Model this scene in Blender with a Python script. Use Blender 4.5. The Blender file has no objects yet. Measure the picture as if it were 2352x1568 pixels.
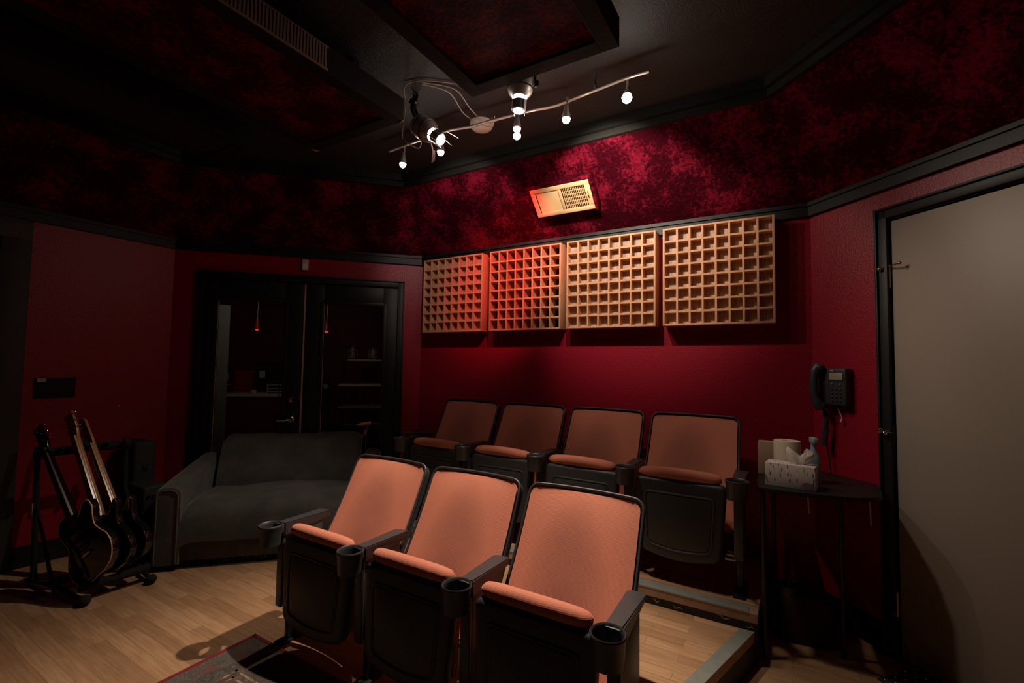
import bpy, bmesh, math, random
from mathutils import Vector, Matrix, Euler
S = bpy.context.scene
COL = S.collection
PI = math.pi
R_ = math.radians

# ---------------------------------------------------------------- camera
HC = 1.40
F_PX, PITCH, ROLL, HEAD = 1063.5, 0.0516, 0.0164, 2.1081
cd = bpy.data.cameras.new('camera')
cam = bpy.data.objects.new('camera', cd)
COL.objects.link(cam)
cd.sensor_width = 36.0
cd.lens = F_PX / 2352 * 36
cd.clip_start = 0.02
fw = Vector((math.cos(HEAD)*math.cos(PITCH), math.sin(HEAD)*math.cos(PITCH), math.sin(PITCH)))
r0 = Vector((math.sin(HEAD), -math.cos(HEAD), 0)); u0 = r0.cross(fw)
rr = r0*math.cos(ROLL) + u0*math.sin(ROLL); uu = -r0*math.sin(ROLL) + u0*math.cos(ROLL)
cam.matrix_world = Matrix(((rr.x, uu.x, -fw.x, 0), (rr.y, uu.y, -fw.y, 0), (rr.z, uu.z, -fw.z, HC), (0, 0, 0, 1)))
S.camera = cam

# ---------------------------------------------------------------- world, exposure
w = bpy.data.worlds.new('world'); S.world = w; w.use_nodes = True
w.node_tree.nodes['Background'].inputs[0].default_value = (0.02, 0.02, 0.025, 1)
w.node_tree.nodes['Background'].inputs[1].default_value = 0.0
S.view_settings.view_transform = 'Standard'
S.view_settings.look = 'None'
S.view_settings.gamma = 1.0
S.view_settings.use_curve_mapping = False
S.view_settings.exposure = 0.0
S.cycles.max_bounces = 8
S.cycles.sample_clamp_indirect = 4.0
S.cycles.caustics_reflective = False
S.cycles.caustics_refractive = False

# ---------------------------------------------------------------- lamps (positions; each lamp's light is made with its fitting)
# name, position, aim, spot power, spot angle, blend, spill power, colour
WARM = (1.0, 0.83, 0.66); WHITE = (1.0, 0.88, 0.76); RED = (1.0, 0.03, 0.04)
TRACK = [
    ('far_left',  (-2.225, 2.25, 2.745), (-2.95, 1.3, 0.0),  62, 74, 0.9, 0.5, WARM),
    ('left',      (-1.896, 2.25, 2.755), (-2.25, 3.2, 2.45),   15, 88, 0.4, 0.5, (1.0, 0.78, 0.70)),
    ('red',       (-1.33, 2.25, 2.765),  (-1.88, 3.2, 2.25),  80, 50, 0.7, 0.7, RED),
    ('middle',    (-1.33, 2.25, 2.725),  (-0.75, 3.25, 1.95),  18, 84, 0.4, 0.5, WARM),
    ('right',     (-1.02, 2.25, 2.74),   (-0.98, 3.2, 2.44), 54, 88, 0.45, 0.5, WARM),
    ('far_right', (-0.685, 2.25, 2.765), (0.7, 1.75, 1.2),  38, 108, 0.9, 0.8, WARM),
]
CANS = [
    ((-1.83, 2.0, 2.79), (-1.67, 2.0, 2.665), (0.6, 1.9, 1.6), 2, 110),
    ((-1.165, 2.0, 2.87), (-1.175, 2.0, 2.69), (-1.32, 1.50, 0.4), 222, 76),
]

# ---------------------------------------------------------------- materials
MATS = {}
def mat(name, col, rough=0.6, metal=0.0, spec=0.5, sheen=0.0, sheen_tint=None, emis=None, estr=0.0,
        noise=None, bump=None, trans=0.0, coat=0.0, alpha=1.0):
    """noise=(scale, colour2, amount-contrast) bump=(scale, strength, distance)"""
    m = bpy.data.materials.new(name); m.use_nodes = True
    nt = m.node_tree; b = nt.nodes['Principled BSDF']
    b.inputs['Base Color'].default_value = (*col, 1)
    b.inputs['Roughness'].default_value = rough
    b.inputs['Metallic'].default_value = metal
    b.inputs['Specular IOR Level'].default_value = spec
    b.inputs['Transmission Weight'].default_value = trans
    b.inputs['Coat Weight'].default_value = coat
    if sheen:
        b.inputs['Sheen Weight'].default_value = sheen
        b.inputs['Sheen Tint'].default_value = (*(sheen_tint or col), 1)
        b.inputs['Sheen Roughness'].default_value = 0.4
    if emis:
        b.inputs['Emission Color'].default_value = (*emis, 1)
        b.inputs['Emission Strength'].default_value = estr
    tc = nt.nodes.new('ShaderNodeTexCoord')
    if noise:
        n = nt.nodes.new('ShaderNodeTexNoise'); n.inputs['Scale'].default_value = noise[0]
        n.inputs['Detail'].default_value = 6; n.inputs['Roughness'].default_value = 0.6
        nt.links.new(tc.outputs['Object'], n.inputs['Vector'])
        cr = nt.nodes.new('ShaderNodeValToRGB')
        k = noise[2]
        cr.color_ramp.elements[0].position = 0.5-k; cr.color_ramp.elements[1].position = 0.5+k
        cr.color_ramp.elements[0].color = (*noise[1], 1); cr.color_ramp.elements[1].color = (*col, 1)
        nt.links.new(n.outputs['Fac'], cr.inputs['Fac'])
        nt.links.new(cr.outputs['Color'], b.inputs['Base Color'])
    if bump:
        n = nt.nodes.new('ShaderNodeTexNoise'); n.inputs['Scale'].default_value = bump[0]
        n.inputs['Detail'].default_value = 3
        nt.links.new(tc.outputs['Object'], n.inputs['Vector'])
        bp = nt.nodes.new('ShaderNodeBump'); bp.inputs['Strength'].default_value = bump[1]
        bp.inputs['Distance'].default_value = bump[2]
        nt.links.new(n.outputs['Fac'], bp.inputs['Height'])
        nt.links.new(bp.outputs['Normal'], b.inputs['Normal'])
    MATS[name] = m
    return m

M_wall = mat('red_orange_peel_paint', (0.30, 0.005, 0.021), 0.42, spec=0.45, bump=(90, 0.35, 0.006))
M_black = mat('black_painted_trim', (0.011, 0.0105, 0.0095), 0.5, spec=0.35, bump=(30, 0.1, 0.003))
M_ceil = mat('black_textured_ceiling', (0.020, 0.019, 0.019), 0.6, bump=(140, 0.6, 0.006))
M_cloud = mat('matte_black_frame_paint', (0.014, 0.013, 0.012), 0.75, spec=0.2, bump=(60, 0.2, 0.003))
M_rail = mat('cream_metal_rail', (0.75, 0.66, 0.56), 0.35, metal=0.6)
M_plastic = mat('black_moulded_plastic', (0.036, 0.036, 0.040), 0.42, bump=(260, 0.15, 0.002))
M_pan = mat('black_seat_shell', (0.032, 0.032, 0.033), 0.48, bump=(220, 0.2, 0.002))
M_steel = mat('black_steel', (0.02, 0.02, 0.02), 0.35, metal=0.3)
M_metal = mat('worn_bare_steel', (0.45, 0.43, 0.40), 0.35, metal=0.9, noise=(14, (0.2, 0.18, 0.16), 0.2))
M_chrome = mat('chrome', (0.7, 0.68, 0.66), 0.18, metal=1.0)
M_brass = mat('aged_brass', (0.55, 0.33, 0.14), 0.35, metal=1.0)
M_can = mat('silver_lamp_can', (0.66, 0.60, 0.56), 0.42, metal=0.8)
M_wire = mat('pale_lamp_cable', (0.55, 0.45, 0.36), 0.4)
M_canopy = mat('cream_canopy', (0.75, 0.62, 0.50), 0.5)
M_sofa = mat('dark_grey_velour', (0.046, 0.047, 0.043), 0.9, sheen=0.6, sheen_tint=(0.6, 0.6, 0.55), noise=(5, (0.085, 0.08, 0.072), 0.14), bump=(400, 0.3, 0.002))
M_door = mat('grey_brown_door_skin', (0.34, 0.285, 0.235), 0.5, noise=(2.2, (0.31, 0.26, 0.22), 0.3))
M_white = mat('off_white_plastic', (0.62, 0.55, 0.48), 0.5)
M_paper = mat('white_tissue_paper', (0.78, 0.72, 0.68), 0.8)
M_card = mat('brown_cardboard', (0.42, 0.27, 0.19), 0.8)
M_bluepl = mat('blue_grey_plastic', (0.22, 0.30, 0.34), 0.4)
M_dark = mat('matte_black', (0.01, 0.01, 0.01), 0.8)
M_gloss = mat('gloss_black_lacquer', (0.008, 0.008, 0.008), 0.1, coat=0.6)
M_maple = mat('maple_neck', (0.42, 0.22, 0.09), 0.25, noise=(9, (0.36, 0.18, 0.07), 0.2))
M_rosew = mat('dark_rosewood', (0.05, 0.02, 0.012), 0.35)
M_bind = mat('cream_binding', (0.75, 0.5, 0.25), 0.3)
M_foam = mat('black_foam', (0.008, 0.008, 0.008), 0.95)
M_rawwood = mat('raw_split_wood', (0.5, 0.3, 0.14), 0.7)
M_kraft = mat('grey_metal_nosing', (0.30, 0.31, 0.28), 0.5, metal=0.3, noise=(20, (0.24, 0.25, 0.22), 0.2), bump=(120, 0.2, 0.002))
M_nosewood = mat('scuffed_wood_nosing', (0.42, 0.26, 0.17), 0.6, noise=(18, (0.30, 0.19, 0.13), 0.15))
M_lcd = mat('grey_display_panel', (0.34, 0.30, 0.24), 0.4)
M_key = mat('pale_key_legends', (0.22, 0.22, 0.2), 0.5)
M_seam = mat('tan_door_gasket', (0.50, 0.33, 0.24), 0.5)
M_bulb = mat('lit_white_bulb', (1, 1, 1), 0.5, emis=(1.0, 0.93, 0.86), estr=60)
M_lens = mat('lit_lamp_glass', (1, 1, 1), 0.5, emis=(1.0, 0.93, 0.9), estr=22)
M_bulbred = mat('lit_red_bulb', (1, 0.1, 0.1), 0.5, emis=(1.0, 0.12, 0.12), estr=30)
M_redlamp = mat('lit_red_shade', (0.6, 0.02, 0.02), 0.4, emis=(1.0, 0.02, 0.04), estr=1.2)
M_redpl = mat('red_plastic_shade', (0.5, 0.01, 0.01), 0.4)
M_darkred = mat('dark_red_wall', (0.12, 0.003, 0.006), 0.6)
M_greywall = mat('grey_green_panel', (0.26, 0.27, 0.25), 0.7)
M_desk = mat('pale_desk_top', (0.75, 0.6, 0.54), 0.5)
M_drum = mat('polished_drum_shell', (0.85, 0.72, 0.6), 0.3, metal=0.5, noise=(60, (0.15, 0.1, 0.08), 0.1))
M_carpet = mat('dark_carpet', (0.012, 0.01, 0.01), 0.95)
M_decal = mat('frosted_decal', (0.30, 0.30, 0.29), 0.7)
M_bag = mat('dark_maroon_canvas', (0.035, 0.012, 0.010), 0.85)
M_mat = mat('black_rubber_mat', (0.025, 0.026, 0.024), 0.45)
M_register = mat('cream_enamel_register', (0.72, 0.50, 0.26), 0.45)
M_silver = mat('grey_mesh_grille', (0.36, 0.33, 0.30), 0.5, metal=0.3)

def nodes_mat(name):
    m = bpy.data.materials.new(name); m.use_nodes = True
    return m, m.node_tree, m.node_tree.nodes['Principled BSDF'], m.node_tree.links

def make_floor():
    m, nt, b, L = nodes_mat('maple_laminate_planks')
    tc = nt.nodes.new('ShaderNodeTexCoord')
    br = nt.nodes.new('ShaderNodeTexBrick')
    br.inputs['Scale'].default_value = 1.0
    br.inputs['Mortar Size'].default_value = 0.0012
    br.inputs['Mortar Smooth'].default_value = 0.2
    br.inputs['Bias'].default_value = 0.0
    br.inputs['Brick Width'].default_value = 0.42
    br.inputs['Row Height'].default_value = 0.064
    br.offset = 0.37; br.squash = 1.0
    br.inputs['Color1'].default_value = (0.54, 0.325, 0.185, 1)
    br.inputs['Color2'].default_value = (0.385, 0.215, 0.115, 1)
    br.inputs['Mortar'].default_value = (0.30, 0.16, 0.08, 1)
    L.new(tc.outputs['Object'], br.inputs['Vector'])
    mp = nt.nodes.new('ShaderNodeMapping'); mp.inputs['Scale'].default_value = (3.5, 42, 1)
    L.new(tc.outputs['Object'], mp.inputs['Vector'])
    n = nt.nodes.new('ShaderNodeTexNoise'); n.inputs['Scale'].default_value = 1.6; n.inputs['Detail'].default_value = 5
    L.new(mp.outputs[0], n.inputs['Vector'])
    cr = nt.nodes.new('ShaderNodeValToRGB')
    cr.color_ramp.elements[0].position = 0.3; cr.color_ramp.elements[0].color = (0.78, 0.72, 0.66, 1)
    cr.color_ramp.elements[1].position = 0.65; cr.color_ramp.elements[1].color = (1, 1, 1, 1)
    L.new(n.outputs['Fac'], cr.inputs['Fac'])
    mx = nt.nodes.new('ShaderNodeMix'); mx.data_type = 'RGBA'; mx.blend_type = 'MULTIPLY'
    mx.inputs['Factor'].default_value = 1.0
    L.new(br.outputs['Color'], mx.inputs['A']); L.new(cr.outputs['Color'], mx.inputs['B'])
    L.new(mx.outputs['Result'], b.inputs['Base Color'])
    b.inputs['Roughness'].default_value = 0.42
    b.inputs['Specular IOR Level'].default_value = 0.35
    return m
M_floor = make_floor()

def make_velvet(name, dark, light, scale):
    """crushed velvet: the nap is pressed in patches, its glints painted in as lighter pile colour"""
    m, nt, b, L = nodes_mat(name)
    tc = nt.nodes.new('ShaderNodeTexCoord')
    n1 = nt.nodes.new('ShaderNodeTexNoise'); n1.inputs['Scale'].default_value = scale*0.45
    n1.inputs['Detail'].default_value = 3; n1.inputs['Roughness'].default_value = 0.5
    L.new(tc.outputs['Object'], n1.inputs['Vector'])
    n3 = nt.nodes.new('ShaderNodeTexNoise'); n3.inputs['Scale'].default_value = scale*3.6
    n3.inputs['Detail'].default_value = 6; n3.inputs['Roughness'].default_value = 0.7; n3.inputs['Distortion'].default_value = 0.8
    L.new(tc.outputs['Object'], n3.inputs['Vector'])
    ad = nt.nodes.new('ShaderNodeMath'); ad.operation = 'MULTIPLY_ADD'; ad.inputs[1].default_value = 0.50
    L.new(n1.outputs['Fac'], ad.inputs[0]); 
    m3 = nt.nodes.new('ShaderNodeMath'); m3.operation = 'MULTIPLY'; m3.inputs[1].default_value = 0.60
    L.new(n3.outputs['Fac'], m3.inputs[0]); L.new(m3.outputs[0], ad.inputs[2])
    cr = nt.nodes.new('ShaderNodeValToRGB')
    cr.color_ramp.elements[0].position = 0.53; cr.color_ramp.elements[0].color = (*dark, 1)
    cr.color_ramp.elements[1].position = 0.67; cr.color_ramp.elements[1].color = (*light, 1)  # lighter end paints the nap's glints into the base colour
    L.new(ad.outputs[0], cr.inputs['Fac'])
    L.new(cr.outputs['Color'], b.inputs['Base Color'])
    b.inputs['Roughness'].default_value = 0.6
    b.inputs['Specular IOR Level'].default_value = 0.12
    b.inputs['Specular Tint'].default_value = (1.0, 0.10, 0.20, 1)
    b.inputs['Sheen Weight'].default_value = 0.06
    b.inputs['Sheen Roughness'].default_value = 0.3
    b.inputs['Sheen Tint'].default_value = (0.9, 0.05, 0.1, 1)
    n2 = nt.nodes.new('ShaderNodeTexNoise'); n2.inputs['Scale'].default_value = scale*1.8
    n2.inputs['Detail'].default_value = 8; n2.inputs['Roughness'].default_value = 0.7
    L.new(tc.outputs['Object'], n2.inputs['Vector'])
    bp = nt.nodes.new('ShaderNodeBump'); bp.inputs['Strength'].default_value = 0.8; bp.inputs['Distance'].default_value = 0.02
    L.new(n2.outputs['Fac'], bp.inputs['Height']); L.new(bp.outputs['Normal'], b.inputs['Normal'])
    return m
M_velvet = make_velvet('crushed_red_velvet', (0.030, 0.0015, 0.005), (0.21, 0.008, 0.026), 12.0)

def make_chair_fabric():
    m, nt, b, L = nodes_mat('worn_salmon_velour')
    tc = nt.nodes.new('ShaderNodeTexCoord')
    n = nt.nodes.new('ShaderNodeTexNoise'); n.inputs['Scale'].default_value = 5.0; n.inputs['Detail'].default_value = 6
    L.new(tc.outputs['Object'], n.inputs['Vector'])
    # worn patch where people lean: middle of the panel (generated coordinates of the part)
    sp = nt.nodes.new('ShaderNodeSeparateXYZ'); L.new(tc.outputs['Generated'], sp.inputs[0])
    def math_(op, a, b_=None, v=None):
        q = nt.nodes.new('ShaderNodeMath'); q.operation = op
        L.new(a, q.inputs[0])
        if b_ is not None: L.new(b_, q.inputs[1])
        if v is not None: q.inputs[1].default_value = v
        return q.outputs[0]
    dx = math_('SUBTRACT', sp.outputs['X'], v=0.47); dx = math_('MULTIPLY', dx, v=2.0); dx = math_('MULTIPLY', dx, dx)
    dz = math_('SUBTRACT', sp.outputs['Z'], v=0.30); dz = math_('MULTIPLY', dz, v=1.15); dz = math_('MULTIPLY', dz, dz)
    d = math_('ADD', dx, dz)
    nn = math_('MULTIPLY', n.outputs['Fac'], v=0.45); d = math_('ADD', d, nn)
    cr = nt.nodes.new('ShaderNodeValToRGB')
    e = cr.color_ramp.elements
    e[0].position = 0.16; e[0].color = (0.33, 0.110, 0.072, 1)
    e[1].position = 0.78; e[1].color = (0.62, 0.205, 0.125, 1)
    L.new(d, cr.inputs['Fac'])
    L.new(cr.outputs['Color'], b.inputs['Base Color'])
    b.inputs['Roughness'].default_value = 0.85
    b.inputs['Sheen Weight'].default_value = 0.4
    b.inputs['Sheen Tint'].default_value = (1.0, 0.45, 0.3, 1)
    wv = nt.nodes.new('ShaderNodeTexWave'); wv.bands_direction = 'Z'; wv.inputs['Scale'].default_value = 60
    wv.inputs['Distortion'].default_value = 1.5
    L.new(tc.outputs['Object'], wv.inputs['Vector'])
    bp = nt.nodes.new('ShaderNodeBump'); bp.inputs['Strength'].default_value = 0.12; bp.inputs['Distance'].default_value = 0.0015
    L.new(wv.outputs['Fac'], bp.inputs['Height']); L.new(bp.outputs['Normal'], b.inputs['Normal'])
    return m
M_fabric = make_chair_fabric()

def make_wood(name, c1, c2):
    m, nt, b, L = nodes_mat(name)
    tc = nt.nodes.new('ShaderNodeTexCoord')
    mp = nt.nodes.new('ShaderNodeMapping'); mp.inputs['Scale'].default_value = (6, 6, 1.2)
    L.new(tc.outputs['Object'], mp.inputs['Vector'])
    n = nt.nodes.new('ShaderNodeTexNoise'); n.inputs['Scale'].default_value = 14; n.inputs['Detail'].default_value = 5
    L.new(mp.outputs[0], n.inputs['Vector'])
    cr = nt.nodes.new('ShaderNodeValToRGB')
    cr.color_ramp.elements[0].position = 0.35; cr.color_ramp.elements[0].color = (*c1, 1)
    cr.color_ramp.elements[1].position = 0.65; cr.color_ramp.elements[1].color = (*c2, 1)
    L.new(n.outputs['Fac'], cr.inputs['Fac']); L.new(cr.outputs['Color'], b.inputs['Base Color'])
    b.inputs['Roughness'].default_value = 0.55
    return m
M_pine = make_wood('pale_pine', (0.58, 0.29, 0.15), (0.70, 0.37, 0.195))
M_well = make_wood('pine_well_blocks', (0.36, 0.25, 0.18), (0.56, 0.42, 0.33))

def make_glass():
    m = bpy.data.materials.new('door_glass'); m.use_nodes = True
    nt = m.node_tree; nt.nodes.clear(); L = nt.links
    out = nt.nodes.new('ShaderNodeOutputMaterial'); mx = nt.nodes.new('ShaderNodeMixShader')
    t = nt.nodes.new('ShaderNodeBsdfTransparent'); g = nt.nodes.new('ShaderNodeBsdfGlossy')
    t.inputs[0].default_value = (0.9, 0.92, 0.91, 1); g.inputs['Roughness'].default_value = 0.01
    f = nt.nodes.new('ShaderNodeFresnel'); f.inputs['IOR'].default_value = 1.45
    L.new(f.outputs[0], mx.inputs[0]); L.new(t.outputs[0], mx.inputs[1]); L.new(g.outputs[0], mx.inputs[2])
    L.new(mx.outputs[0], out.inputs[0])
    return m
M_glass = make_glass()

def make_rug():
    m, nt, b, L = nodes_mat('persian_rug_pile')
    tc = nt.nodes.new('ShaderNodeTexCoord')
    def vor(scale, feat='F1'):
        v = nt.nodes.new('ShaderNodeTexVoronoi'); v.inputs['Scale'].default_value = scale; v.feature = feat
        L.new(tc.outputs['Object'], v.inputs['Vector']); return v
    n = nt.nodes.new('ShaderNodeTexNoise'); n.inputs['Scale'].default_value = 34; n.inputs['Detail'].default_value = 4
    n.inputs['Distortion'].default_value = 2.0
    L.new(tc.outputs['Object'], n.inputs['Vector'])
    cr = nt.nodes.new('ShaderNodeValToRGB'); cr.color_ramp.interpolation = 'CONSTANT'
    e = cr.color_ramp.elements
    e[0].position = 0.0; e[0].color = (0.035, 0.035, 0.030, 1)
    e[1].position = 0.42; e[1].color = (0.11, 0.10, 0.07, 1)
    for p, c in ((0.46, (0.035, 0.035, 0.03)), (0.53, (0.20, 0.15, 0.10)), (0.56, (0.11, 0.016, 0.016)), (0.62, (0.05, 0.05, 0.04)), (0.68, (0.16, 0.03, 0.03))):
        q = e.new(p); q.color = (*c, 1)
    L.new(n.outputs['Fac'], cr.inputs['Fac'])
    v = vor(9)
    cr2 = nt.nodes.new('ShaderNodeValToRGB'); cr2.color_ramp.interpolation = 'CONSTANT'
    e2 = cr2.color_ramp.elements
    e2[0].position = 0; e2[0].color = (1, 1, 1, 1); e2[1].position = 0.28; e2[1].color = (0.25, 0.25, 0.25, 1)
    q = e2.new(0.36); q.color = (0, 0, 0, 1)
    L.new(v.outputs['Distance'], cr2.inputs['Fac'])
    ros = nt.nodes.new('ShaderNodeRGB'); ros.outputs[0].default_value = (0.13, 0.018, 0.02, 1)
    mx = nt.nodes.new('ShaderNodeMix'); mx.data_type = 'RGBA'
    ml = nt.nodes.new('ShaderNodeMath'); ml.operation = 'MULTIPLY'; ml.inputs[1].default_value = 0.6
    L.new(cr2.outputs['Color'], ml.inputs[0]); L.new(ml.outputs[0], mx.inputs['Factor'])
    L.new(cr.outputs['Color'], mx.inputs['A']); L.new(ros.outputs[0], mx.inputs['B'])
    L.new(mx.outputs['Result'], b.inputs['Base Color'])
    b.inputs['Roughness'].default_value = 0.95
    b.inputs['Sheen Weight'].default_value = 0.2
    return m
M_rug = make_rug()
M_rugedge = mat('maroon_rug_binding', (0.16, 0.008, 0.015), 0.9)
M_rugband = mat('beige_rug_guard_stripe', (0.30, 0.21, 0.13), 0.95, noise=(40, (0.12, 0.08, 0.06), 0.05))

def make_tissuebox():
    m, nt, b, L = nodes_mat('birch_print_card')
    tc = nt.nodes.new('ShaderNodeTexCoord')
    mp = nt.nodes.new('ShaderNodeMapping'); mp.inputs['Scale'].default_value = (95, 95, 26)
    L.new(tc.outputs['Object'], mp.inputs['Vector'])
    v = nt.nodes.new('ShaderNodeTexVoronoi'); v.inputs['Scale'].default_value = 1.0
    L.new(mp.outputs[0], v.inputs['Vector'])
    cr = nt.nodes.new('ShaderNodeValToRGB')
    cr.color_ramp.elements[0].position = 0.20; cr.color_ramp.elements[0].color = (0.10, 0.10, 0.105, 1)
    cr.color_ramp.elements[1].position = 0.38; cr.color_ramp.elements[1].color = (0.66, 0.58, 0.53, 1)
    L.new(v.outputs['Distance'], cr.inputs['Fac']); L.new(cr.outputs['Color'], b.inputs['Base Color'])
    b.inputs['Roughness'].default_value = 0.6
    return m
M_tbox = make_tissuebox()

# ---------------------------------------------------------------- mesh helper
class MB:
    def __init__(self): self.bm = bmesh.new()
    def _add(self, tmp, mtx=None):
        me = bpy.data.meshes.new('t'); tmp.to_mesh(me); tmp.free()
        if mtx is not None: me.transform(mtx)
        self.bm.from_mesh(me); bpy.data.meshes.remove(me)
        return self
    def box(self, c, size, rot=None, bevel=0.0, seg=2, taper=None):
        t = bmesh.new(); bmesh.ops.create_cube(t, size=1.0)
        for v in t.verts:
            v.co = Vector((v.co.x*size[0], v.co.y*size[1], v.co.z*size[2]))
            if taper and v.co.z < 0: v.co.x *= taper[0]; v.co.y *= taper[1]
        if bevel > 0:
            bmesh.ops.bevel(t, geom=t.edges[:], offset=bevel, segments=seg, affect='EDGES', profile=0.5)
        m = Matrix.Translation(c)
        if rot is not None: m = m @ (rot.to_matrix().to_4x4() if isinstance(rot, Euler) else rot)
        return self._add(t, m)
    def boxr(self, x0, x1, y0, y1, z0, z1, bevel=0.0, seg=2):
        return self.box(((x0+x1)/2, (y0+y1)/2, (z0+z1)/2), (x1-x0, y1-y0, z1-z0), bevel=bevel, seg=seg)
    def tube(self, pts, r, n=10, closed=False, cap=True):
        pts = [Vector(p) for p in pts]; N = len(pts)
        rs = r if isinstance(r, (list, tuple)) else [r]*N
        t = bmesh.new(); rings = []
        prev = None
        for i, p in enumerate(pts):
            if closed: d = pts[(i+1) % N]-pts[i-1]
            else: d = pts[min(i+1, N-1)]-pts[max(i-1, 0)]
            d.normalize()
            if prev is None:
                a = Vector((0, 0, 1)) if abs(d.z) < 0.9 else Vector((1, 0, 0))
                u = d.cross(a).normalized()
            else:
                u = (prev-d*prev.dot(d)).normalized()
            prev = u; v = d.cross(u)
            rings.append([t.verts.new(p+(u*math.cos(2*PI*k/n)+v*math.sin(2*PI*k/n))*rs[i]) for k in range(n)])
        m = N if closed else N-1
        for i in range(m):
            a = rings[i]; b = rings[(i+1) % N]
            for k in range(n): t.faces.new((a[k], a[(k+1) % n], b[(k+1) % n], b[k]))
        if cap and not closed:
            t.faces.new(list(reversed(rings[0]))); t.faces.new(rings[-1])
        bmesh.ops.recalc_face_normals(t, faces=t.faces[:])
        return self._add(t)
    def cyl(self, p0, p1, r, n=20, r2=None):
        return self.tube([p0, p1], [r, r if r2 is None else r2], n)
    def lathe(self, prof, mtx=None, n=28, cap=True):
        t = bmesh.new(); rings = []
        for (r, z) in prof:
            rings.append([t.verts.new((max(r, 1e-4)*math.cos(2*PI*k/n), max(r, 1e-4)*math.sin(2*PI*k/n), z)) for k in range(n)])
        for i in range(len(rings)-1):
            a, b = rings[i], rings[i+1]
            for k in range(n): t.faces.new((a[k], a[(k+1) % n], b[(k+1) % n], b[k]))
        if cap:
            t.faces.new(list(reversed(rings[0]))); t.faces.new(rings[-1])
        bmesh.ops.recalc_face_normals(t, faces=t.faces[:])
        return self._add(t, mtx)
    def prism(self, poly, z0, z1, mtx=None, bevel=0.0, seg=2):
        t = bmesh.new()
        a = [t.verts.new((p[0], p[1], z0)) for p in poly]; b = [t.verts.new((p[0], p[1], z1)) for p in poly]
        t.faces.new(list(reversed(a))); t.faces.new(b); n = len(poly)
        for k in range(n): t.faces.new((a[k], a[(k+1) % n], b[(k+1) % n], b[k]))
        bmesh.ops.recalc_face_normals(t, faces=t.faces[:])
        if bevel > 0:
            es = [e for e in t.edges if (abs(e.verts[0].co.z-e.verts[1].co.z) < 1e-6)]
            bmesh.ops.bevel(t, geom=es, offset=bevel, segments=seg, affect='EDGES', profile=0.5)
        return self._add(t, mtx)
    def hexa(self, v8):
        """8 corners: bottom 4 then top 4"""
        t = bmesh.new(); v = [t.verts.new(p) for p in v8]
        for f in ((0, 1, 2, 3), (7, 6, 5, 4), (0, 4, 5, 1), (1, 5, 6, 2), (2, 6, 7, 3), (3, 7, 4, 0)):
            t.faces.new([v[i] for i in f])
        bmesh.ops.recalc_face_normals(t, faces=t.faces[:])
        return self._add(t)
    def sphere(self, c, r, n=16, scale=(1, 1, 1)):
        t = bmesh.new(); bmesh.ops.create_uvsphere(t, u_segments=n, v_segments=max(6, n//2), radius=r)
        return self._add(t, Matrix.Translation(c) @ Matrix.Diagonal((*scale, 1)))
    def grid(self, fn, nu, nv, thick):
        """sheet fn(u,v)->(point, normal) given thickness"""
        t = bmesh.new(); A = []; B = []
        for j in range(nv+1):
            ra = []; rb = []
            for i in range(nu+1):
                p, nrm, th = fn(i/nu, j/nv)
                ra.append(t.verts.new(p)); rb.append(t.verts.new(Vector(p)-Vector(nrm)*th*thick))
            A.append(ra); B.append(rb)
        for j in range(nv):
            for i in range(nu):
                t.faces.new((A[j][i], A[j][i+1], A[j+1][i+1], A[j+1][i]))
                t.faces.new((B[j][i], B[j+1][i], B[j+1][i+1], B[j][i+1]))
        for i in range(nu):
            t.faces.new((A[0][i], B[0][i], B[0][i+1], A[0][i+1])); t.faces.new((A[nv][i], A[nv][i+1], B[nv][i+1], B[nv][i]))
        for j in range(nv):
            t.faces.new((A[j][0], A[j+1][0], B[j+1][0], B[j][0])); t.faces.new((A[j][nu], B[j][nu], B[j+1][nu], A[j+1][nu]))
        bmesh.ops.recalc_face_normals(t, faces=t.faces[:])
        return self._add(t)
    def build(self, name, m, parent=None, smooth=40, loc=None):
        me = bpy.data.meshes.new(name); self.bm.to_mesh(me); self.bm.free()
        me.materials.append(m)
        if smooth:
            for p in me.polygons: p.use_smooth = True
            me.set_sharp_from_angle(angle=R_(smooth))
        o = bpy.data.objects.new(name, me); COL.objects.link(o)
        if parent: o.parent = parent
        if loc: o.location = loc
        return o

def tag(o, label=None, cat=None, group=None, kind=None):
    if label: o['label'] = label
    if cat: o['category'] = cat
    if group: o['group'] = group
    if kind: o['kind'] = kind
    return o
def empty(name, loc, rz=0, label=None, cat=None, group=None, kind=None, mtx=None):
    o = bpy.data.objects.new(name, None); COL.objects.link(o); o.empty_display_size = 0.1
    if mtx is not None: o.matrix_world = mtx
    else: o.location = loc; o.rotation_euler = (0, 0, rz)
    return tag(o, label, cat, group, kind)
def struct(name, mb, m, smooth=None, parent=None, mtx=None):
    o = mb.build(name, m, parent, smooth); o['kind'] = 'structure'
    if mtx is not None: o.matrix_world = mtx
    return o
def copy_tree(root, loc=None, label=None, rz=None, parent=None):
    c = root.copy(); COL.objects.link(c)
    if parent: c.parent = parent; c.matrix_parent_inverse = root.matrix_parent_inverse.copy()
    if loc is not None: c.location = loc
    if rz is not None: c.rotation_euler = (0, 0, rz)
    if label: c['label'] = label
    for ch in list(root.children): copy_tree(ch, parent=c)
    return c
def rrect(wd, ht, r, n=6, cx=0, cy=0):
    out = []
    for (sx, sy, a0) in ((1, 1, 0), (-1, 1, PI/2), (-1, -1, PI), (1, -1, 1.5*PI)):
        for k in range(n+1):
            a = a0+k*PI/2/n
            out.append((cx+sx*(wd/2-r)+r*math.cos(a), cy+sy*(ht/2-r)+r*math.sin(a)))
    return out
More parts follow.
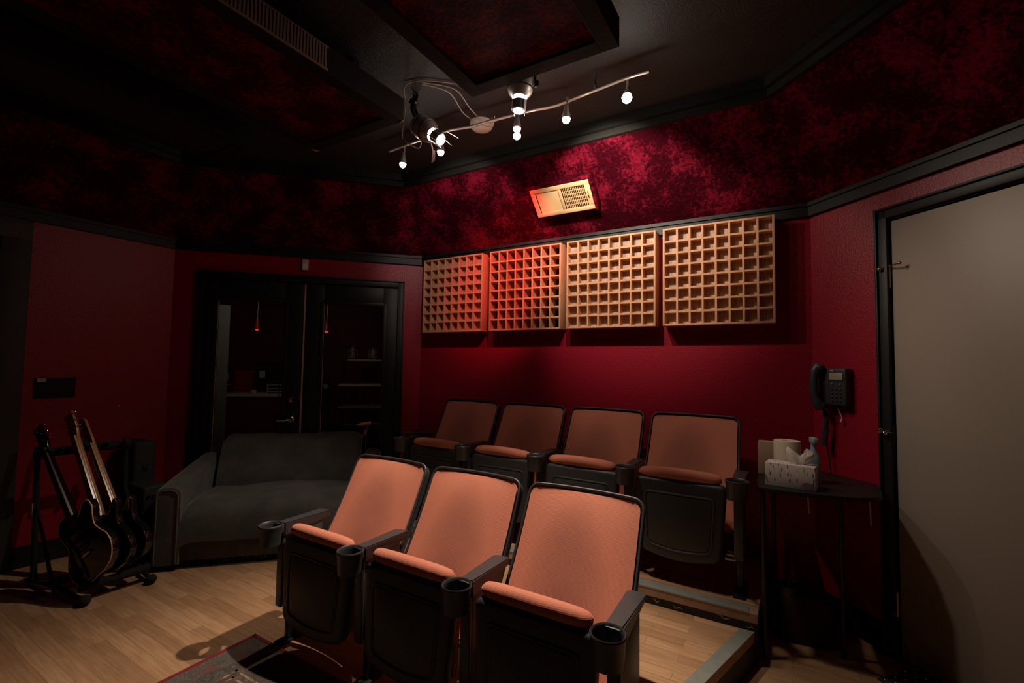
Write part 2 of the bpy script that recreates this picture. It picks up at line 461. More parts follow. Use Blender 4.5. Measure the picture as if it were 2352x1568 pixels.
def frame_m(o, ex, ey):
    """matrix with x axis ex, y axis ey, z up, origin o"""
    return Matrix(((ex[0], ey[0], 0, o[0]), (ex[1], ey[1], 0, o[1]), (0, 0, 1, o[2] if len(o) > 2 else 0), (0, 0, 0, 1)))
def aim_m(p, q, roll=0):
    """matrix at p whose +z looks to q"""
    d = (Vector(q)-Vector(p)).normalized()
    return Matrix.Translation(p) @ d.to_track_quat('Z', 'Y').to_matrix().to_4x4()

# ---------------------------------------------------------------- room outline
s = math.sqrt(.5)
A = (-2.968, 3.303); B = (0.129, 3.303); D = (A[0]-2.05*s, A[1]-2.05*s)
R1 = (B[0]+2.6*s, B[1]-2.6*s); R2 = (R1[0], -1.6); L2 = (D[0], -1.6)
POLY = [L2, D, A, B, R1, R2]      # clockwise
NAMES = ['left', 'door_side', 'back', 'right', 'far_right', 'rear']
def offset(poly, d):
    out = []; n = len(poly)
    for i in range(n):
        p0, p1, p2 = Vector(poly[i-1]), Vector(poly[i]), Vector(poly[(i+1) % n])
        e1 = (p1-p0).normalized(); e2 = (p2-p1).normalized()
        n1 = Vector((e1.y, -e1.x)); n2 = Vector((e2.y, -e2.x))   # inward for clockwise
        k = (n1+n2); k = k/(1+n1.dot(n2))
        out.append(tuple(p1+k*d))
    return out
def wall_mtx(i):
    p, q = Vector(POLY[i]), Vector(POLY[(i+1) % 6]); e = (q-p).normalized()
    return frame_m((p.x, p.y, 0), (e.x, e.y), (-e.y, e.x)), (q-p).length
H1, H1T, H2, HT, DS = 2.330, 2.415, 2.895, 2.98, 0.48
W_T = 0.12
def wall_piece(mb, x0, x1, z0, z1): mb.boxr(x0, x1, 0, W_T, z0, z1)

# floor
fo = offset(POLY, -0.14)
struct('floor', MB().prism([tuple(p) for p in fo], -0.1, 0.0), M_floor)
# walls; the left, door-side and right walls have door openings
for i, nm in enumerate(NAMES):
    mt, ln = wall_mtx(i); mb = MB()
    if nm == 'door_side':
        wall_piece(mb, -0.02, 0.215, 0, H1T); wall_piece(mb, 1.845, ln+0.02, 0, H1T); wall_piece(mb, 0.215, 1.845, 2.12, H1T)
    elif nm == 'right':
        wall_piece(mb, -0.02, 0.43, 0, H1T); wall_piece(mb, 1.42, ln, 0, H1T); wall_piece(mb, 0.43, 1.42, 2.19, H1T)
    elif nm == 'left':
        wall_piece(mb, 0, 1.60, 0, H1T); wall_piece(mb, 2.51, ln+0.02, 0, H1T); wall_piece(mb, 1.60, 2.51, 2.27, H1T)
    else:
        wall_piece(mb, 0, ln, 0, H1T)
    struct('wall_'+nm, mb, M_wall, mtx=mt)
# sloping velvet bulkhead above each wall
low = offset(POLY, 0.0); lowo = offset(POLY, -0.12); up = offset(POLY, DS); upo = offset(POLY, DS-0.12)
for i, nm in enumerate(NAMES):
    j = (i+1) % 6
    g = lambda P, k, z: (P[k][0], P[k][1], z)
    mb = MB().hexa([g(low, i, H1T-0.03), g(low, j, H1T-0.03), g(up, j, H2), g(up, i, H2),
                    g(lowo, i, H1T), g(lowo, j, H1T), g(upo, j, HT), g(upo, i, HT)])
    o = struct('wall_upper_'+nm, mb, M_velvet)
# ceiling
struct('ceiling', MB().prism([tuple(p) for p in fo], HT, HT+0.1), M_ceil)
# trims (mitred bands): lower band, upper crown in two steps
def band(d0, d1, z0, z1, name, i, zb0=None, zb1=None):
    j = (i+1) % 6; a = offset(POLY, d0); b = offset(POLY, d1)
    g = lambda P, k, z: (P[k][0], P[k][1], z)
    return MB().hexa([g(a, i, z0), g(a, j, z0), g(b, j, z0), g(b, i, z0), g(a, i, z1), g(a, j, z1), g(b, j, z1), g(b, i, z1)])
cnt = 0
for i in range(6):
    cnt += 1
    mb = band(-0.01, 0.028, H1, H1T, '', i)
    mb2 = band(-0.01, 0.040, H1+0.058, H1+0.072, '', i)
    me = bpy.data.meshes.new('x'); mb2.bm.to_mesh(me); mb.bm.from_mesh(me); mb2.bm.free()
    struct('trim_%d' % cnt, mb, M_black)
for i in range(6):
    cnt += 1
    mb = band(DS-0.05, DS+0.02, H2-0.012, HT, '', i)
    mb2 = band(DS-0.05, DS+0.05, H2+0.03, HT, '', i)
    me = bpy.data.meshes.new('x'); mb2.bm.to_mesh(me); mb.bm.from_mesh(me); mb2.bm.free()
    struct('trim_%d' % cnt, mb, M_black)
# baseboards
def bboard(nm, i, segs):
    mt, ln = wall_mtx(i); mb = MB()
    for (x0, x1) in segs:
        x1 = ln if x1 is None else x1
        mb.boxr(x0, x1, -0.016, 0, 0, 0.125); mb.boxr(x0, x1, -0.010, 0, 0.125, 0.14)
    struct('baseboard_'+nm, mb, M_black, mtx=mt)
bboard('left', 0, [(0, 1.53), (2.60, None)]); bboard('door_side', 1, [(0, 0.178), (1.889, None)])
bboard('back', 2, [(0, None)]); bboard('right', 3, [(0, 0.402), (1.49, None)])
bboard('far_right', 4, [(0, None)]); bboard('rear', 5, [(0, None)])

# ---------------------------------------------------------------- platforms
P1, P2 = 0.155, 0.24
E1 = [(-0.141, 2.55), (-0.30, 2.0), (-0.325, 1.93)]
# lower platform behind the front row
t = empty('seating_platform', (0, 0, 0), label='lower wood-topped seating platform with grey metal edge, behind the front row', cat='platform')
front = 1.935
poly = [(-2.55, front), (-0.328, front), (-0.1512, 2.545), (-2.55, 2.545)]
MB().prism(poly, 0.0, P1-0.045).build('riser_face', M_black, t, 0)
MB().prism([(-2.55, front), (-0.388, front), (-0.2112, 2.545), (-2.55, 2.545)], P1-0.045, P1).build('deck', M_floor, t, 0)
MB().prism([(-0.388, front), (-0.328, front), (-0.1512, 2.545), (-0.2112, 2.545)], P1-0.045, P1-0.003).build('wood_nosing', M_nosewood, t, 0)
MB().prism([(-0.388, front), (-0.3275, front), (-0.1507, 2.545), (-0.2112, 2.545)], P1-0.003, P1+0.002).build('metal_edging', M_kraft, t, 0)
# upper platform under the back row
t = empty('seating_platform', (0, 0, 0), label='upper seating platform under the back row, scuffed black front', cat='platform')
yf = 2.545
MB().prism([(-2.62, yf), (-0.138, yf), (-0.12, 3.28), (-2.9, 3.28), (-2.9, 3.0)], 0.0, P2-0.045).build('riser_face', M_black, t, 0)
MB().prism([(-2.62, yf+0.085), (-0.136, yf+0.085), (-0.12, 3.28), (-2.9, 3.28), (-2.9, 3.0)], P2-0.04, P2).build('deck', M_floor, t, 0)
MB().prism([(-2.62, yf), (-0.138, yf), (-0.136, yf+0.085), (-2.62, yf+0.085)], P2-0.045, P2-0.002).build('wood_nosing', M_nosewood, t, 0)
MB().prism([(-2.62, yf-0.002), (-0.175, yf-0.002), (-0.175, yf+0.07), (-2.62, yf+0.07)], P2-0.005, P2+0.002).build('metal_edging', M_kraft, t, 0)
rnd = random.Random(3)
for (cx, cz, ww) in ((-0.61, 0.178, .035), (-0.50, 0.172, .05), (-0.285, 0.186, .06), (-0.17, 0.172, .035)):
    n = 26; top_ = []; bot_ = []
    for k in range(n):
        u = k/(n-1); e = math.sin(PI*u)**0.5; x = cx+(u-.5)*ww; c = cz+0.005*math.sin(7*u+cx*20)-0.006*(u-.5)
        top_.append((x, c+e*rnd.uniform(.0006, .0050))); bot_.append((x, c-e*rnd.uniform(.0006, .0040)))
    MB().prism(top_+bot_[::-1], 0, 0.0006, Matrix.Translation((0, yf, 0)) @ Matrix.Rotation(PI/2, 4, 'X')).build('paint_scuff', M_nosewood, t, 0)

# ---------------------------------------------------------------- theatre chairs
SP = 0.57
def back_fn(w0, w1, z0, z1, y0, y1, inset=0.0, bulge=0.0, rc=0.05):
    def fn(u, v):
        vv = v
        z = z0+(z1-z0)*vv; y = y0+(y1-y0)*vv + 0.020*math.sin(PI*vv)
        hw = (w0+(w1-w0)*vv)/2
        # rounded corners: shrink the half width near top/bottom edges
        L = math.hypot(z1-z0, y1-y0)
        for e in (vv*L, (1-vv)*L):
            if e < rc: hw -= rc-math.sqrt(max(0, rc*rc-(rc-e)**2))
        x = (u*2-1)*hw
        cx = (abs(u*2-1))**2
        y -= 0.022*cx                       # sides wrap forward
        y -= bulge*(1-(u*2-1)**4)*(1-(2*vv-1)**4)
        nrm = Vector((0, -(z1-z0), (y1-y0))).normalized()
        return (x, y, z), nrm, 1.0
    return fn
def fabric_back():
    mb = MB(); vs = 22
    f = back_fn(0.512, 0.494, 0.285, 0.855, 0.198, 0.526, bulge=0.016, rc=0.035)
    def g(u, v):
        # denser rows near edges
        v = 0.5-0.5*math.cos(PI*v); return f(u, v)
    return mb.grid(g, 24, 28, 0.03)
def shell_back():
    mb = MB()
    f = back_fn(0.534, 0.516, 0.270, 0.867, 0.195, 0.541, bulge=0.0, rc=0.045)
    def g(u, v):
        v = 0.5-0.5*math.cos(PI*v); p, n, t = f(u, v); p = Vector(p)-n*0.006
        return p, n, t
    mb.grid(g, 24, 28, 0.03)
    # rolled rim
    pts = []
    for k in range(96):
        a = k/96
        if a < .25: u, v = a*4, 0.0
        elif a < .5: u, v = 1.0, (a-.25)*4
        elif a < .75: u, v = 1-(a-.5)*4, 1.0
        else: u, v = 0.0, 1-(a-.75)*4
        v = 0.5-0.5*math.cos(PI*v)
        p, n, t = f(u, v); pts.append(Vector(p)+n*0.001)
    q = [pts[0]]
    for p in pts[1:]:
        if (p-q[-1]).length > 0.004: q.append(p)
    mb.tube(q, 0.0065, 8, closed=True)
    return mb
def seat_parts(t):
    # tipped-up seat: shell faces forward (-y)
    tilt = Matrix.Translation((-0.004, 0.086, 0.16)) @ Matrix.Rotation(R_(-3), 4, 'X')
    # outline in (x,z): slightly tapered with a bowed bottom
    def outline(hw_t, hw_b, z0, z1, r, bow):
        pts = []
        for k in range(7):
            a = k*PI/12; pts.append((hw_t-r+r*math.cos(PI/2-a)*1.0, z1-r+r*math.sin(PI/2-a)))
        pts2 = []
        for k in range(9):
            a = k*PI/16; pts2.append((hw_b-2*r+2*r*math.cos(-a), z0+2*r+2*r*math.sin(-a)-0))
        right = pts+pts2
        left = [(-x, z) for x, z in reversed(right)]
        bot = [(x, z0-bow*(1-(x/(hw_b-2*r))**2)) for x in [(hw_b-2*r)*(1-2*k/8) for k in range(1, 8)]]
        return right+bot+left
    RX = Matrix.Rotation(PI/2, 4, 'X')     # (x,y,z)->(x,-z,y): prism depth runs along -y
    mb = MB()
    mb.prism(outline(0.235, 0.214, -0.012, 0.390, 0.030, 0.02), 0.0, 0.062, tilt @ RX, bevel=0.020, seg=4)
    seat = mb.build('seat', M_pan, t)
    # recessed underside panel framed by a raised lip
    mb = MB()
    o1 = outline(0.178, 0.165, 0.035, 0.318, 0.022, 0.012)
    pts = [tilt @ RX @ Vector((x, z, 0.0620)) for x, z in o1]
    mb.tube(pts, 0.0055, 6, closed=True)
    mb.prism(outline(0.168, 0.155, 0.045, 0.308, 0.02, 0.012), 0.055, 0.0655, tilt @ RX, bevel=0.004)
    mb.build('underside_panel', M_pan, seat)
    # cushion on the hidden side, seen edge-on
    mb = MB()
    def cf(u, v):
        x = (u*2-1)*(0.205+0.014*v); z = 0.03+0.335*v
        th = 0.35+0.65*math.sin(PI*min(1, max(0, u)))**0.35
        return (x, 0.096, z+0.16), Vector((0, -1, 0)), th
    mb.grid(cf, 14, 8, 0.075)
    mb.build('cushion', M_fabric, seat)
    # rolled front edge of the cushion, now on top
    mb = MB(); pts = []; rs = []
    for k in range(25):
        u = k/24; x = (u*2-1)*0.214-0.010
        z = 0.570+0.015*(1-(u*2-1)**2)
        y = 0.088-0.022*math.sin(PI*u)
        r = 0.031*min(1, (1-abs(u*2-1)**8)*0.3+0.7) if 0 < k < 24 else 0.014
        pts.append((x, y, z)); rs.append(r)
    mb.tube(pts, rs, 14)
    mb.build('seat_roll', M_fabric, seat, 60)
    return seat
def armrest(t, x, end=0):
    mb = MB()
    prof = [(0.055, 0.599), (0.300, 0.599), (0.335, 0.590), (0.335, 0.560), (0.055, 0.535)]
    m = Matrix.Translation((x, 0, 0)) @ Matrix(((0, 0, 1, 0), (1, 0, 0, 0), (0, 1, 0, 0), (0, 0, 0, 1)))
    tm = bmesh.new()
    poly = prof
    a = [tm.verts.new((p[0], p[1], -0.030)) for p in poly]; b = [tm.verts.new((p[0], p[1], 0.030)) for p in poly]
    tm.faces.new(a); tm.faces.new(list(reversed(b)))
    for k in range(5): tm.faces.new((a[k], b[k], b[(k+1) % 5], a[(k+1) % 5]))
    for v in tm.verts:
        if v.co.x > 0.32: v.co.z *= 0.80
        elif v.co.x > 0.2: v.co.z *= 1.28
    bmesh.ops.recalc_face_normals(tm, faces=tm.faces[:])
    bmesh.ops.bevel(tm, geom=tm.edges[:], offset=0.005, segments=2, affect='EDGES')
    mb._add(tm, m)
    mb.boxr(x-0.028, x+0.028, 0.040, 0.054, 0.553, 0.597, bevel=0.003)
    arm = mb.build('armrest', M_plastic, t)
    mb = MB()
    prof = [(0.034, 0.495), (0.040, 0.490), (0.050, 0.590), (0.0535, 0.597), (0.0535, 0.601), (0.050, 0.604), (0.046, 0.601), (0.044, 0.590), (0.036, 0.505), (0.0, 0.505)]
    mb.lathe([(0.030, 0.508), (0.047, 0.508), (0.053, 0.588), (0.0565, 0.596), (0.0570, 0.601), (0.0535, 0.605), (0.049, 0.601), (0.047, 0.590), (0.041, 0.520), (0.030, 0.520), (0.030, 0.508)], Matrix.Translation((x, 0, 0)), 36, cap=False)
    mb.build('cup_holder', M_plastic, arm, 50)
    return arm
def standard(t, x):
    mb = MB()
    mb.boxr(x-0.018, x+0.018, 0.060, 0.285, 0.20, 0.560, bevel=0.006)
    mb.boxr(x-0.022, x+0.022, 0.054, 0.068, 0.19, 0.560, bevel=0.003)
    st = mb.build('stanchion', M_plastic, t)
    mb = MB()
    mb.boxr(x-0.014, x+0.014, 0.105, 0.150, 0.012, 0.22, bevel=0.003)
    mb.build('leg', M_steel, t)
    mb = MB()
    mb.boxr(x-0.030, x+0.030, 0.058, 0.27, 0.0, 0.012, bevel=0.003)
    mb.cyl((x, 0.08, 0.012), (x, 0.08, 0.020), 0.011, 10); mb.cyl((x, 0.25, 0.012), (x, 0.25, 0.020), 0.011, 10)
    mb.build('foot', M_steel, t)
def make_chair(label, extra_left=False, group=None):
    t = empty('theatre_seat', (0, 0, 0), label=label, cat='seat', group=group)
    sh = shell_back().build('backrest', M_plastic, t, 50)
    fabric_back().build('back_upholstery', M_fabric, sh, 60)
    seat_parts(t)
    # hinge bracket between seat and stanchion
    mb = MB()
    mb.boxr(0.215, 0.268, 0.105, 0.135, 0.165, 0.178, bevel=0.002)
    mb.cyl((0.225, 0.12, 0.195), (0.262, 0.12, 0.195), 0.015, 14)
    mb.build('hinge_bracket', M_metal, t)
    armrest(t, SP/2); standard(t, SP/2)
    mb = MB()   # bar tying the back to the standard
    mb.boxr(0.255, 0.283, 0.215, 0.335, 0.44, 0.465, bevel=0.003)
    mb.build('back_bracket', M_steel, t)
    MB().boxr(-0.283, -0.255, 0.215, 0.335, 0.44, 0.465, bevel=0.003).build('back_bracket', M_steel, t)
    if extra_left:
        armrest(t, -SP/2); standard(t, -SP/2)
    return t
x1 = -0.474-SP/2
c_end = make_chair('front row leftmost salmon tip-up theatre seat, nearest the grey sofa', True, 'front row theatre seats')
c_mid = make_chair('front row middle salmon tip-up theatre seat between its two neighbours', False, 'front row theatre seats')
c_end.location = (x1-2*SP, 1.388, 0)
c_mid.location = (x1-SP, 1.388, 0)
copy_tree(c_mid, (x1, 1.388, 0), 'front row rightmost salmon tip-up theatre seat, nearest the camera')
x2 = -0.225-SP/2; Y2 = 2.60
bl = ['back row leftmost salmon tip-up seat, beside the pedestal table', 'back row second seat from the left, salmon, tipped up',
      'back row third seat from the left, salmon, tipped up', 'back row rightmost salmon tip-up seat, beside the tissue box table']
c0 = copy_tree(c_end, (x2-3*SP, Y2, P2), bl[0]); c0['group'] = 'back row theatre seats'
for k in (1, 2, 3):
    c = copy_tree(c_mid, (x2-(3-k)*SP, Y2, P2), bl[k]); c['group'] = 'back row theatre seats'

# ---------------------------------------------------------------- diffuser panels
def diffuser(x0, x1, label, style, seed):
    y0, y1 = 3.303-0.115, 3.303; z0, z1 = 1.682, 2.343
    t = empty('sound_diffuser', ((x0+x1)/2, y1, z0), label=label, cat='acoustic panel', group='wooden grid sound diffusers')
    wdt = x1-x0; ht = z1-z0; dp = y1-y0; ft = 0.013
    mb = MB()
    mb.boxr(-wdt/2, -wdt/2+ft, -dp, 0, 0, ht, bevel=0.002); mb.boxr(wdt/2-ft, wdt/2, -dp, 0, 0, ht, bevel=0.002)
    mb.boxr(-wdt/2+ft, wdt/2-ft, -dp, 0, 0, ft, bevel=0.002); mb.boxr(-wdt/2+ft, wdt/2-ft, -dp, 0, ht-ft, ht, bevel=0.002)
    mb.build('frame', M_pine, t)
    mb = MB(); n = 8; ci = (wdt-2*ft)/n; cj = (ht-2*ft)/n
    for k in range(1, n):
        x = -wdt/2+ft+ci*k; mb.boxr(x-0.0065, x+0.0065, -dp+0.001, -0.012, ft, ht-ft, bevel=0.001, seg=1)
        z = ft+cj*k; mb.boxr(-wdt/2+ft, wdt/2-ft, -dp+0.0016, -0.012, z-0.0065, z+0.0065, bevel=0.001, seg=1)
    mb.build('lattice', M_pine, t)
    if style == 'open':
        MB().boxr(-wdt/2+ft, wdt/2-ft, -0.012, -0.002, ft, ht-ft).build('backing_board', M_dark, t, 0)
    else:
        MB().boxr(-wdt/2+ft, wdt/2-ft, -0.052-0.006*(seed % 2), -0.002, ft, ht-ft).build('backing_board', M_well, t, 0)
    return t
diffuser(-2.852, -2.200, 'leftmost wooden grid sound diffuser, above the back row', 'blocks', 1)
diffuser(-2.128, -1.478, 'second grid diffuser from the left, open black wells lit red', 'open', 2)
diffuser(-1.430, -0.768, 'third grid diffuser from the left, brightest lit wood', 'blocks', 3)
diffuser(-0.720, -0.058, 'rightmost wooden grid sound diffuser, beside the red corner', 'blocks', 5)

# ---------------------------------------------------------------- vent box on the slope
n45 = Vector((0, -s, -s))                         # slope normal into the room
ctr = Vector((-1.385, 3.0, 2.604))
vm = Matrix.Identity(4)
ux = Vector((1, 0, 0)); uy = Vector((0, -s, s)); uz = ux.cross(uy)   # uz = into wall? check below
if uz.dot(n45) < 0: uz = -uz; ux = -ux
vm = Matrix(((ux.x, uy.x, uz.x, ctr.x), (ux.y, uy.y, uz.y, ctr.y), (ux.z, uy.z, uz.z, ctr.z), (0, 0, 0, 1)))
t = empty('ceiling_vent', (0, 0, 0), label='cream metal air register on a velvet-covered box above the diffusers', cat='air vent', mtx=vm)
VW, VH = 0.455, 0.218
MB().box((0, 0, -0.052), (VW+0.035, VH+0.04, 0.10), bevel=0.006).build('velvet_box', M_velvet, t)
mb = MB()
bw = 0.030
mb.boxr(-VW/2, VW/2, VH/2-bw, VH/2, 0, 0.010, bevel=0.003); mb.boxr(-VW/2, VW/2, -VH/2, -VH/2+bw, 0, 0.010, bevel=0.003)
mb.boxr(-VW/2, -VW/2+bw+.004, -VH/2+bw, VH/2-bw, 0, 0.010, bevel=0.003); mb.boxr(VW/2-bw-.010, VW/2, -VH/2+bw, VH/2-bw, 0, 0.010, bevel=0.003)
mb.boxr(-0.010, 0.010, -VH/2+bw, VH/2-bw, 0, 0.009, bevel=0.002)
mb.build('register_frame', M_register, t)
mb = MB()
for k in range(17):
    x = -(0.018+k*0.0102); mb.box((x, 0, 0.0015), (0.0105, VH-2*bw, 0.0016), rot=Euler((0, 0.35, 0)))
for k in range(13):
    x = 0.020+k*0.0130; mb.box((x, 0, 0.001), (0.0035, VH-2*bw, 0.006))
for k in range(5): mb.box((0.098, -VH/2+bw+0.026*(k+1), -0.001), (0.168, 0.005, 0.003))
mb.build('louvers', M_register, t, 0)
MB().boxr(-VW/2+.02, VW/2-.02, -VH/2+.02, VH/2-.02, -0.004, -0.002).build('duct_shade_sheet', M_dark, t, 0)  # solid black sheet painting the dark inside the duct
lx = VW/2-0.022
mb = MB(); mb.box((lx if ux.x > 0 else -lx, 0.005, 0.014), (0.004, 0.05, 0.003)); mb.sphere((lx if ux.x > 0 else -lx, 0, 0.018), 0.006, 8)
mb.build('damper_lever', M_brass, t)

# ---------------------------------------------------------------- ceiling clouds
def cloud(x0, x1, y0, y1, label, velvet=True, ht=0.13, z=2.74, grille=False, up=0.0):
    t = empty('ceiling_cloud', (0, 0, 0), label=label, cat='ceiling panel', group='hanging ceiling clouds')
    fwd = 0.075
    mb = MB()
    mb.boxr(x0, x0+fwd, y0, y1, z, z+ht, bevel=0.0015, seg=1); mb.boxr(x1-fwd, x1, y0, y1, z, z+ht, bevel=0.0015, seg=1)
    mb.boxr(x0+fwd, x1-fwd, y1-fwd, y1, z, z+ht, bevel=0.0015, seg=1); mb.boxr(x0+fwd, x1-fwd, y0, y0+fwd, z, z+ht, bevel=0.0015, seg=1)
    mb.build('frame', M_cloud, t, 0)
    MB().boxr(x0+fwd-.002, x1-fwd+.002, y0+fwd-.002, y1-fwd+.002, z+0.014, z+0.05).build('velvet_panel', M_velvet if velvet else M_dark, t, 0)
    mb = MB()
    for xx in (x0+0.12, x1-0.12):
        for yy in (y0+0.2, y1-0.25): mb.boxr(xx-.02, xx+.02, yy-.02, yy+.02, z+ht, HT)
    mb.build('hanger', M_black, t, 0)
    return t
cloud(-1.345, -0.590, -1.3, 1.83, 'right hanging ceiling cloud of dark red velvet in black frame')
c2 = cloud(-2.565, -1.815, -1.3, 1.83, 'left hanging ceiling cloud of dark red velvet, with chipped corner')
MB().prism([(-2.566, 1.79), (-2.535, 1.831), (-2.566, 1.831)], 2.738, 2.80).build('chipped_corner', M_rawwood, c2, 0)
MB().prism([(-1.86, 1.832), (-1.815, 1.832), (-1.815, 1.82)], 2.738, 2.75).build('chipped_corner', M_rawwood, c2, 0)
mb = MB()
for k in range(60):
    y = 0.40+k*0.0155; mb.boxr(-1.8145, -1.806, y, y+0.009, 2.752, 2.852)
mb.boxr(-1.8146, -1.8085, 0.39, 1.335, 2.745, 2.755); mb.boxr(-1.8146, -1.8085, 0.39, 1.335, 2.85, 2.858)
mb.build('grille', M_silver, c2, 0)
c3 = cloud(-3.33, -2.86, -1.3, 1.60, 'far left hanging ceiling cloud with a plain black underside', velvet=False)

# ---------------------------------------------------------------- track light
t = empty('track_light', (-1.70, 2.42, HT), label='wavy metal rail with small spotlights hanging from the black ceiling', cat='track light')
Z0 = Vector((-1.70, 2.42, HT))
def L_(p): return Vector(p)-Z0
RZ = 2.872
rod = [(-2.36, 2.258), (-2.147, 2.245), (-1.972, 2.24), (-1.83, 2.23), (-1.74, 2.245), (-1.66, 2.265), (-1.583, 2.262), (-1.454, 2.268), (-1.339, 2.275), (-1.229, 2.288), (-1.13, 2.305), (-1.045, 2.30), (-0.883, 2.278), (-0.686, 2.254), (-0.575, 2.255)]
def smooth_pts(pts, n=4):
    out = []
    P = [Vector(p) for p in pts]
    for i in range(len(P)-1):
        p0, p1, p2, p3 = P[max(i-1, 0)], P[i], P[i+1], P[min(i+2, len(P)-1)]
        for k in range(n):
            u = k/n
            out.append(0.5*((2*p1)+(p2-p0)*u+(2*p0-5*p1+4*p2-p3)*u*u+(3*p1-p0-3*p2+p3)*u*u*u))
    out.append(P[-1]); return out
rp = smooth_pts([(x, y, RZ) for x, y in rod])
MB().tube([L_(p) for p in rp], 0.0085, 10).build('rail', M_rail, t, 60)
mb = MB(); mb.lathe([(0.0, -0.045), (0.060, -0.042), (0.072, -0.03), (0.075, 0.0)], n=32); mb.build('canopy', M_canopy, t, 50)
mb = MB(); mb.tube([(0.0, -0.04, -0.04), (0.02, -0.12, -0.07), L_((-1.66, 2.265, RZ))], 0.005, 8)
for xx in (-2.1, -0.86):
    mb.tube([L_((xx, 2.262 if xx < -1 else 2.28, RZ)), L_((xx, 2.26, RZ+0.03)), L_((xx, 2.26, HT))], 0.007, 8)
mb.build('stand_off', M_chrome, t)
for (nm, pos, aim, pw, ang, bl_, spill, colr) in TRACK:
    p = Vector(pos)
    if nm == 'middle': continue
    rx = p.x
    top = Vector((rx, 2.262, RZ))
    dr = Vector((0.05, -0.12, -1)).normalized() if nm != 'far_right' else Vector((0.1, -0.5, -1)).normalized()
    mb = MB()
    mb.tube([L_(top), L_(top-Vector((0, 0, 0.035))), L_(p-dr*0.055)], 0.006, 8)
    hm = Matrix.Translation(L_(p-dr*0.062)) @ dr.to_track_quat('Z', 'Y').to_matrix().to_4x4()
    mb.lathe([(0.004, -0.03), (0.010, -0.026), (0.013, 0.0), (0.022, 0.035), (0.024, 0.058), (0.022, 0.058), (0.019, 0.04), (0.0, 0.038)], hm, 20, cap=False)
    hd = mb.build('spot_head', M_can, t, 50)
    br = 0.021 if nm != 'far_right' else 0.026
    mb = MB(); mb.sphere(L_(p), br, 16); mb.build('bulb', M_bulbred if nm == 'red' else M_bulb, hd, 60)
    if nm == 'red':
        p2 = Vector(TRACK[3][1])
        mb = MB(); mb.sphere(L_(p2), 0.022, 16, (1, 1, .9)); mb.build('bulb', M_bulb, hd, 60)
def lamp(name, pos, aim, power, ang, blend, col, size=0.02):
    ld = bpy.data.lights.new(name, 'SPOT'); ld.energy = power; ld.spot_size = R_(ang); ld.spot_blend = blend
    ld.color = col; ld.shadow_soft_size = size
    o = bpy.data.objects.new(name, ld); COL.objects.link(o)
    o.matrix_world = Matrix.Translation(pos) @ (Vector(aim)-Vector(pos)).to_track_quat('-Z', 'Y').to_matrix().to_4x4()
    return o
def pointl(name, pos, power, col, size=0.02):
    ld = bpy.data.lights.new(name, 'POINT'); ld.energy = power; ld.color = col; ld.shadow_soft_size = size
    o = bpy.data.objects.new(name, ld); COL.objects.link(o); o.location = pos
    return o
for (nm, pos, aim, pw, ang, bl_, spill, colr) in TRACK:
    d = (Vector(aim)-Vector(pos)).normalized()
    lamp('beam', Vector(pos)+d*0.035, aim, pw, ang, bl_, colr, 0.05 if nm == 'far_right' else 0.02)
    pointl('spill', Vector(pos)+Vector((0, -0.02, -0.045)), spill, colr)

# ---------------------------------------------------------------- can spotlights
def can(top, bot, aim, power, ang, label, extra):
    m = aim_m(top, bot); t = empty('can_spotlight', (0, 0, 0), label=label, cat='spotlight', mtx=m, group='silver can spotlights')
    ln = (Vector(bot)-Vector(top)).length
    mb = MB()
    mb.lathe([(0.0, -0.055), (0.045, -0.055), (0.062, -0.035), (0.068, 0.0), (0.066, ln*0.28), (0.058, ln*0.40), (0.040, ln*0.52), (0.0, ln*0.52)], n=36)
    can_ = mb.build('housing', M_can, t, 35)
    mb = MB()
    for z in (0.002, ln*0.28): mb.lathe([(0.0665, z-0.003), (0.0695, z-0.002), (0.0695, z+0.002), (0.0665, z+0.003)], n=36, cap=False)
    mb.build('band', M_steel, can_, 40)
    MB().lathe([(0.0, ln*0.50), (0.030, ln*0.52), (0.030, ln*0.62), (0.0, ln*0.62)], n=30).build('lit_slot', M_lens, can_, 40)
    MB().lathe([(0.030, ln*0.60), (0.0375, ln*0.62), (0.0375, ln*0.88), (0.034, ln*0.90), (0.030, ln*0.90)], n=30, cap=False).build('snoot', M_can, can_, 40)
    MB().lathe([(0.0, ln*0.86), (0.028, ln*0.88), (0.024, ln*0.93), (0.0, ln*0.95)], n=30).build('lamp_glass', M_lens, can_, 40)
    mb = MB()
    for k in range(4):
        a = k*PI/2+0.4; mb.tube([(0.0385*math.cos(a), 0.0385*math.sin(a), ln*0.45), (0.0385*math.cos(a), 0.0385*math.sin(a), ln*0.98)], 0.0028, 6)
    mb.build('prong', M_can, can_, 40)
    return t
k1 = can(*CANS[0], 'silver can spotlight tilted down, clamped at the left of the rail', 0)
k2 = can(*CANS[1], 'silver can spotlight hanging straight down beside the right ceiling cloud', 1)
mi = k1.matrix_world.inverted(); W = lambda p: mi @ Vector(p)
mb = MB(); 
for dx in (-0.012, 0.012): mb.tube([W((-1.85+dx, 2.0, 2.80)), W((-1.87+dx, 1.96, 2.90)), W((-1.86+dx, 1.97, 2.975))], 0.009, 8)
mb.box(W((-1.87, 1.965, 2.93)), (0.03, 0.03, 0.05), bevel=0.004)
mb.build('clamp', M_steel, k1)
mb = MB()
for dx in (0, 0.035): mb.tube([W((-1.66+dx, 1.985, 2.68+dx*.7)), W((-1.59+dx*1.2, 1.985, 2.615+dx))], 0.0028, 6)
mb.build('barn_rod', M_brass, k1)
mb = MB()
mb.tube([W((-1.80, 2.04, 2.72)), W((-1.79, 2.05, 2.67))], 0.004, 6)
